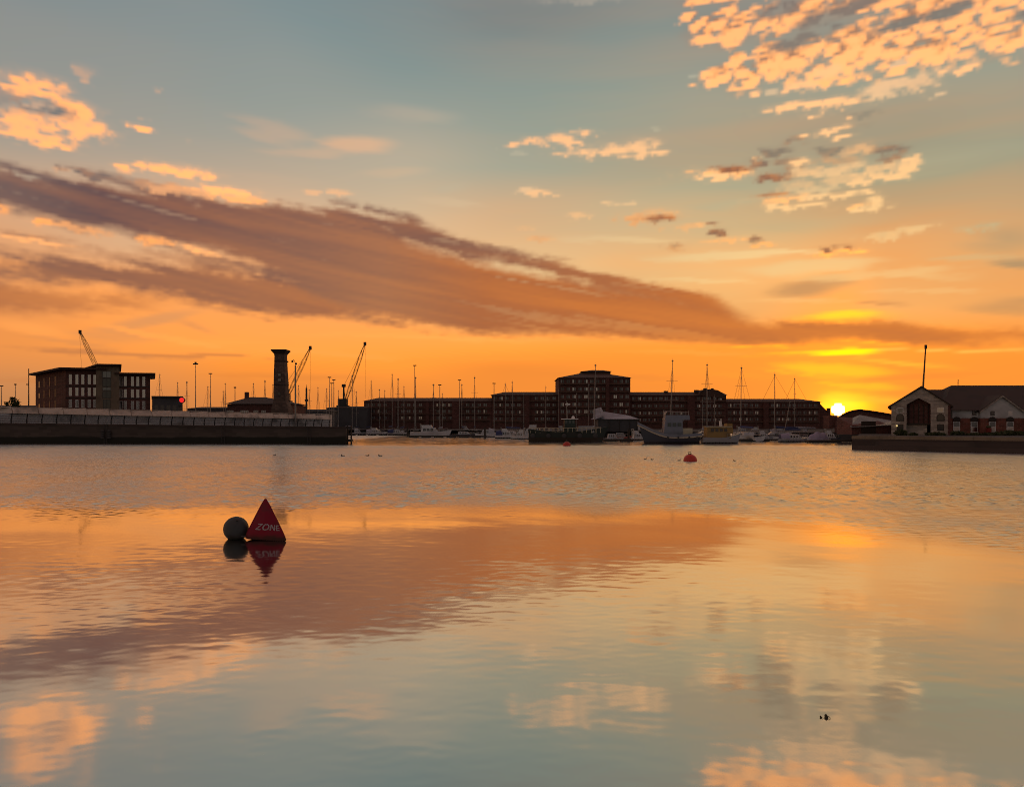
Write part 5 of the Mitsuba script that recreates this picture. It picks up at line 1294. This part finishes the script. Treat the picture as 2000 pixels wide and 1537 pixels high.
part(k, 'mast', MB().bar((ux(1108), 0, zv(820)), (ux(1106), 0, zv(783)), .10, .06).bar((ux(1106.5), -.9, zv(793)), (ux(1106.5), .9, zv(793)), .05).bar((ux(1104), 0, zv(791)), (ux(1112), 0, zv(791)), .08), 'alloy', M=M)
part(k, 'searchlight', MB().ball((ux(1119), -.6, zv(816)), .30, 2), 'paint_white', M=M)
part(k, 'radar', MB().box((ux(1109), 0, zv(789.5)), (.9, .3, .22), ch=.08), 'paint_white', M=M)
part(k, 'deckhouse', house(ux(1128), ux(1160), 2.2, 1.6, zv(832), .3, .1, .9), 'gelcoat_grey', M=M)
rl = MB()
for s in (-1, 1):
    for u in range(1036, 1176, 9): rl.bar((ux(u), s * B * .42, 1.6), (ux(u), s * B * .42, zv(836)), .06, n=5)
    rl.bar((ux(1036), s * B * .42, zv(836.2)), (ux(1172), s * B * .38, zv(835)), .05, n=5)
part(k, 'bulwark_rail', rl, 'paint_cream', M=M)
for u in (1040, 1070, 1100, 1130, 1160): part(k, 'tyre_fender', MB().ball((ux(u), -B * .5 - .15, 1.1), .42, 1, (1, .35, 1)), 'metal_dark', M=M)

# blue fishing boat, bow to the left
k = thing('fishing_boat', 'blue grey wooden fishing boat with high bow and upper bridge', 'fishing boat'); y = shore(865.5)
u0, u1 = 1253, 1366; L = (X(u1, y) - X(u0, y)) * .93; M = place(X(1311, y), y, 0, 180); B = 3.6
ux = lambda u: -(X(u, y) - X(1311, y)); zv = lambda v: Z(v, y)
hull_parts(k, M, L, B, .95, 1.75, 'hull_navy', draft=.8, stern=.8, stern_rise=.25)
for s in (-1, 1):
    pts = []
    for u in np.linspace(1254, 1366, 15):
        q = 2 * ux(u) / L; w = B / 2 * (1 - min(.985, max(0, q)) ** 2.2)
        pts.append((ux(u) + (.06 * L * max(0, q) ** 4), s * w * 1.0, .95 + 1.75 * max(0, q) ** 2 + .25 * max(0, -q) ** 2))
    b = MB()
    for a_, c_ in zip(pts[:-1], pts[1:]): b.slab([a_, c_, (c_[0], c_[1], c_[2] + .5), (a_[0], a_[1], a_[2] + .5)], (0, -s * .09, 0))
    part(k, 'bulwark', b, 'paint_blue_grey', M=M)
    b = MB()
    for a_, c_ in zip(pts[:-1], pts[1:]): b.bar((a_[0], a_[1] + s * .03, a_[2] - .05), (c_[0], c_[1] + s * .03, c_[2] - .05), .09, n=5)
    part(k, 'rubbing_strake', b, 'paint_cream', M=M)
part(k, 'wheelhouse', house(ux(1331), ux(1293), 2.3, .9, zv(820), .35, .05, .92), 'paint_blue_grey', M=M)
side_panes(k, ux(1329), ux(1300), 2.3, zv(833), zv(826), .95, 3, M)
part(k, 'upper_bridge', house(ux(1345), ux(1296), 2.0, zv(820), zv(811), .2, .1, .95), 'paint_blue_grey', M=M)
b = MB()
for u in (1298, 1312, 1326, 1342):
    for s in (-1, 1): b.bar((ux(u), s * .9, zv(811)), (ux(u), s * .9, zv(803)), .05, n=5)
for s in (-1, 1): b.bar((ux(1298), s * .9, zv(803.5)), (ux(1342), s * .9, zv(806)), .05, n=5)
part(k, 'bridge_rail', b, 'alloy', M=M)
part(k, 'windscreen', MB().slab([(ux(1297), -.8, zv(811)), (ux(1297), .8, zv(811)), (ux(1301), .8, zv(803)), (ux(1301), -.8, zv(803))], (-.05, 0, 0)), 'gelcoat_grey', M=M)
part(k, 'fish_box', house(ux(1350), ux(1331), 1.9, .7, zv(836.5), .0, .0, 1.0), 'paint_cream', M=M, label='cream painted deck shelter')
part(k, 'mast', MB().bar((ux(1296), 0, 1.0), (ux(1296.5), 0, zv(801)), .09, .06).bar((ux(1294), 0, 1.0), (ux(1294), 0, zv(840) + 1), .06), 'alloy', M=M)
part(k, 'window_port', MB().box((ux(1330), -1.17, zv(832)), (.7, .06, .8)), 'glass_dark', M=M)
for u in (1300, 1320, 1341, 1356): part(k, 'fender', MB().ball((ux(u), B * .5 + .1, .85), .24, 1, (.7, .7, 1.4)), 'metal_dark', M=M)

# yellow cabin boat, bow to the right
k = thing('cabin_boat', 'white hulled boat with yellow cabin right of the blue fishing boat', 'cabin boat'); y = shore(865.8)
L = (X(1446, y) - X(1371, y)) * .93; M = place(X(1406, y), y, 0, 0); B = 2.8
ux = lambda u: X(u, y) - X(1406, y); zv = lambda v: Z(v, y)
hull_parts(k, M, L, B, .95, .75, 'gelcoat_grey', draft=.6, stern=.85)
part(k, 'bulwark', hull(L * 1.003, B, 1.0, .78, draft=.0, stern=.85, scale=1.01), 'gelcoat_white', M=M) if False else None
part(k, 'cabin', house(ux(1377), ux(1424), 2.2, .8, zv(834), .25, .1, .95), 'paint_yellow', M=M)
side_panes(k, ux(1384), ux(1418), 2.2, zv(843), zv(837), .97, 4, M)
part(k, 'wheelhouse', house(ux(1416), ux(1429), 2.0, zv(847), zv(827), .15, .1, .95), 'paint_yellow', M=M)
part(k, 'roof', MB().box(((ux(1377) + ux(1424)) / 2, 0, zv(833.4)), (ux(1426) - ux(1375), 2.4, .14)), 'paint_cream', M=M)
part(k, 'funnel', MB().bar((ux(1408), 0, zv(834)), (ux(1406.5), 0, zv(822)), .27, .2, 10), 'paint_white', True, M)
part(k, 'rail', rails(L, B, .95, .75, L * .15, L * .47, .5, 5), 'alloy', M=M)
b = MB().bar((ux(1398), 0, zv(833)), (ux(1398), 0, zv(816)), .04)
part(k, 'aerial', b, 'alloy', M=M)

# mooring piles and pontoons
for u, vt, vb, lab in ((796, 834, 852, 'dark mooring pile left of the large cabin cruiser'), (947, 835, 855, 'dark mooring pile before the white hooded boat'), (1228, 838, 862, 'dark mooring pile between the green workboat and the blue fishing boat'), (1474, 842, 861, 'pale mooring pile right of the yellow boat')):
    y = shore(vb) - .6
    k = thing('mooring_pile', lab, 'pile'); p = at(u, vt, y)
    part(k, 'pile', MB().bar([p[0], y, -1], p, .24 if vb < 856 else .2, n=8), 'timber_wet' if u < 1400 else 'alloy')
    part(k, 'collar', MB().bar([p[0], y, .15], [p[0], y, .55], .42, n=8), 'metal_dark')
for u0, u1, vw, lab in ((676, 800, 850.5, 'long low dark pontoon at the left end of the marina'), (796, 950, 854.5, 'low dark pontoon in front of the white cabin cruiser'), (1175, 1258, 862.5, 'dark pontoon between the green workboat and the fishing boat'), (1440, 1530, 862.5, 'dark pontoon right of the yellow boat'), (1575, 1668, 865, 'dark pontoon running to the right quay')):
    y = shore(vw) + 1.0
    k = thing('pontoon', lab, 'pontoon'); x0, x1 = X(u0, y), X(u1, y)
    part(k, 'deck', MB().box(((x0 + x1) / 2, y, .34), (x1 - x0, 1.8, .22)), 'timber_wet')
    for i in range(int((x1 - x0) / 3)): part(k, 'float', MB().box((x0 + 1.5 + 3 * i, y, .08), (2.2, 1.6, .3)), 'metal_dark')

# ---------------------------------------------------------------- buoys and small things on the water
def bulged(b):
    """Point of the inflated tetrahedron from four barycentric weights."""
    p = b @ TET
    c = TET.mean(0); d = p - c
    s = np.sort(b, -1); m = s[..., 1] * 3                       # 1 in the middle of a face, 0 on its edges
    return p + d / np.linalg.norm(d, axis=-1, keepdims=True) * (.085 * np.clip(m, 0, 1) ** .8)[..., None] - d * (.05 * np.clip(s[..., 3] - .8, 0, 1)[..., None] / .2)


TET = np.array([[-6.98, 20.14, .05], [-5.80, 19.98, .00], [-6.78, 21.05, .00], [-6.50, 20.4, 1.115]])
k = thing('marker_buoy', 'red inflatable pyramid buoy with white lettering ZONE', 'marker buoy')
sub = 22; vs, fs = [], []
for face in ((0, 1, 3), (1, 2, 3), (2, 0, 3), (0, 2, 1)):
    n0 = len(vs); idx = {}
    for i in range(sub + 1):
        for j in range(sub + 1 - i):
            b = np.zeros(4); b[face[0]], b[face[1]], b[face[2]] = (sub - i - j) / sub, i / sub, j / sub
            idx[i, j] = len(vs); vs.append(bulged(b[None])[0])
    for i in range(sub):
        for j in range(sub - i):
            fs.append((idx[i, j], idx[i + 1, j], idx[i, j + 1]))
            if i + j < sub - 1: fs.append((idx[i + 1, j], idx[i + 1, j + 1], idx[i, j + 1]))
tm = trimesh.Trimesh(vs, fs, process=True); tm.merge_vertices(digits_vertex=5)
part(k, 'body', tm, 'vinyl_red', 35)
seam = MB()
for p, q in ((0, 3), (1, 3), (0, 1)):
    pts = [bulged(((1 - t) * np.eye(4)[p] + t * np.eye(4)[q])[None])[0] for t in np.linspace(.03, .97, 14)]
    seam.path(pts, .011, 6)
part(k, 'seam', seam, 'vinyl_red')
txt = meshkit.text_mesh('ZONE', 1.0, .06, bold=True)
tv = np.array(txt.vertices); tv[:, 0] += .3 * tv[:, 1]
wid = tv[:, 0].max(); tv[:, 0] /= wid
txt = trimesh.Trimesh(tv, txt.faces).subdivide()
tv = np.array(txt.vertices)
A3, B3, C3 = .22, .74, .20                                       # start, length along the lower edge, height (fractions of the face)
hh = .23 + (tv[:, 1]) * C3 * .55
tt = A3 + tv[:, 0] * B3
bb = np.zeros((len(tv), 4)); bb[:, 3] = hh; bb[:, 1] = np.clip(tt, 0, 1 - .01) * (1 - hh) ; bb[:, 0] = 1 - bb[:, 3] - bb[:, 1]
fn = np.cross(TET[1] - TET[0], TET[3] - TET[0]); fn /= np.linalg.norm(fn); fn = fn if fn[1] < 0 else -fn
part(k, 'lettering', trimesh.Trimesh(bulged(bb) + fn * (.004 + tv[:, 2:3] * .05), txt.faces), 'print_white', label='white slanted lettering ZONE')
part(k, 'tether_ring', MB().bar(TET[0] + [.05, -.02, .06], TET[0] + [-.06, -.03, .06], .02), 'metal_dark')
k = thing('float_buoy', 'dull grey ball buoy floating beside the red pyramid', 'buoy')
cb = np.array([X(461, 20.42), 20.42, .262])
bs = trimesh.creation.icosphere(4, .322); bs.apply_translation(cb)
part(k, 'ball', bs, 'vinyl_grey', True)
part(k, 'seam', MB().path([cb + .323 * np.array([math.cos(a) * .55, math.sin(a), math.cos(a) * .835]) for a in np.linspace(0, 2 * math.pi, 40)], .006, 5), 'vinyl_grey')
part(k, 'valve', MB().bar(cb + [.1, -.2, .24], cb + [.105, -.215, .262], .03, n=10), 'metal_dark')
for u, v_w, r, lab in ((1348, 901, .56, 'larger red ball mooring buoy in the middle of the basin'), (1107, 871, .58, 'small red mooring buoy in front of the green workboat')):
    y = shore(v_w) + .4
    k = thing('mooring_buoy', lab, 'buoy'); c = np.array([X(u, y), y, .06])
    m = trimesh.creation.icosphere(3, r); m.vertices *= [1.0, 1.0, .92]
    m.apply_translation(c); part(k, 'ball', m, 'buoy_red', True)
    part(k, 'ring', MB().path([c + [.12 * math.cos(a) + (-.05), 0, r * .92 + .08 + .12 * math.sin(a)] for a in np.linspace(0, 2 * math.pi, 12)], .025, 5), 'metal_dark')
    part(k, 'collar', MB().bar(c + [0, 0, r * .88], c + [0, 0, r * .95 + .02], .12, n=10), 'metal_dark')


def bird(u, v, s, face, label):
    y = shore(v); k = thing('water_bird', label, 'bird', None)
    x = X(u, y); M = place(x, y, 0, 0 if face > 0 else 180)
    body = trimesh.creation.icosphere(3, 1.0); p = body.vertices
    p *= [.24 * s, .10 * s, .085 * s]; t = np.clip(-p[:, 0] / (.24 * s), 0, 1); p[:, 2] += .05 * s * t ** 2; p[:, 1] *= 1 - .6 * t; p[:, 2] += .045 * s
    neck = trimesh.creation.icosphere(2, 1.0); neck.vertices *= [.055 * s, .045 * s, .09 * s]; neck.apply_translation([.19 * s, 0, .13 * s])
    head = trimesh.creation.icosphere(2, 1.0); head.vertices *= [.065 * s, .045 * s, .05 * s]; head.apply_translation([.215 * s, 0, .205 * s])
    import manifold3d as m3
    man = sum([m3.Manifold(m3.Mesh(np.asarray(q.vertices, np.float32), np.asarray(q.faces, np.uint32))) for q in (neck, head)], m3.Manifold(m3.Mesh(np.asarray(body.vertices, np.float32), np.asarray(body.faces, np.uint32))))
    mm = man.to_mesh(); part(k, 'body', trimesh.Trimesh(mm.vert_properties[:, :3], mm.tri_verts), 'feather_dark', 40, M) if False else part(k, 'body', MB().add(mm.vert_properties[:, :3], mm.tri_verts), 'feather_dark', 40, M)
    part(k, 'beak', MB().bar((.26 * s, 0, .2 * s), (.33 * s, 0, .19 * s), .018 * s, .006 * s), 'paint_yellow', M=M)
    w = MB()
    for sd in (-1, 1): w.slab([(.12 * s, sd * .1 * s, .08 * s), (-.1 * s, sd * .085 * s, .12 * s), (-.3 * s, sd * .03 * s, .13 * s), (-.08 * s, sd * .1 * s, .05 * s)], (0, sd * .012 * s, 0))
    part(k, 'wing', w, 'feather_pale', M=M)
for u, v, s, f, lab in ((536, 889.5, .55, 1, 'small dark water bird alone below the stone tower'), (670, 891, .75, -1, 'dark water bird off the left quay corner, left of a pair'), (717, 890.5, .65, 1, 'middle water bird of three off the left quay corner'), (743, 891, .75, -1, 'right one of three water birds off the left quay corner'),
        (1260, 897, .5, 1, 'left one of two tiny birds left of the larger red buoy'), (1274, 898, .5, -1, 'right one of two tiny birds left of the larger red buoy'), (1326, 900, .55, 1, 'tiny bird right beside the larger red buoy'), (1435, 900.5, .5, -1, 'tiny bird alone right of the larger red buoy')):
    bird(u, v, s, f, lab)
for u, v, s, lab in ((1614, 1402, .8, 'larger dark scrap of seaweed floating near the viewer'), (1603.5, 1402, .42, 'smaller dark scrap of seaweed beside the larger one')):
    y = shore(v); k = thing('seaweed_scrap', lab, 'seaweed'); r = np.random.default_rng(int(u)); x = X(u, y)
    part(k, 'frond', MB().slab([(x - .012 * s, y, -.01), (x + .016 * s, y, -.01), (x + .028 * s, y, .012 * s), (x + .008 * s, y + .01, .042 * s), (x - .014 * s, y + .01, .024 * s)], (.0, .02 * s, .004)).ball((x - .012 * s, y, .006), .016 * s, 1, (1, 1, .8)), 'weed')
    part(k, 'stalk', MB().path([(x, y, .0), (x + .02 * s, y, .025 * s), (x + .036 * s, y - .01, .02 * s), (x + .04 * s, y - .02, .0)], .004 * s, 5), 'weed')
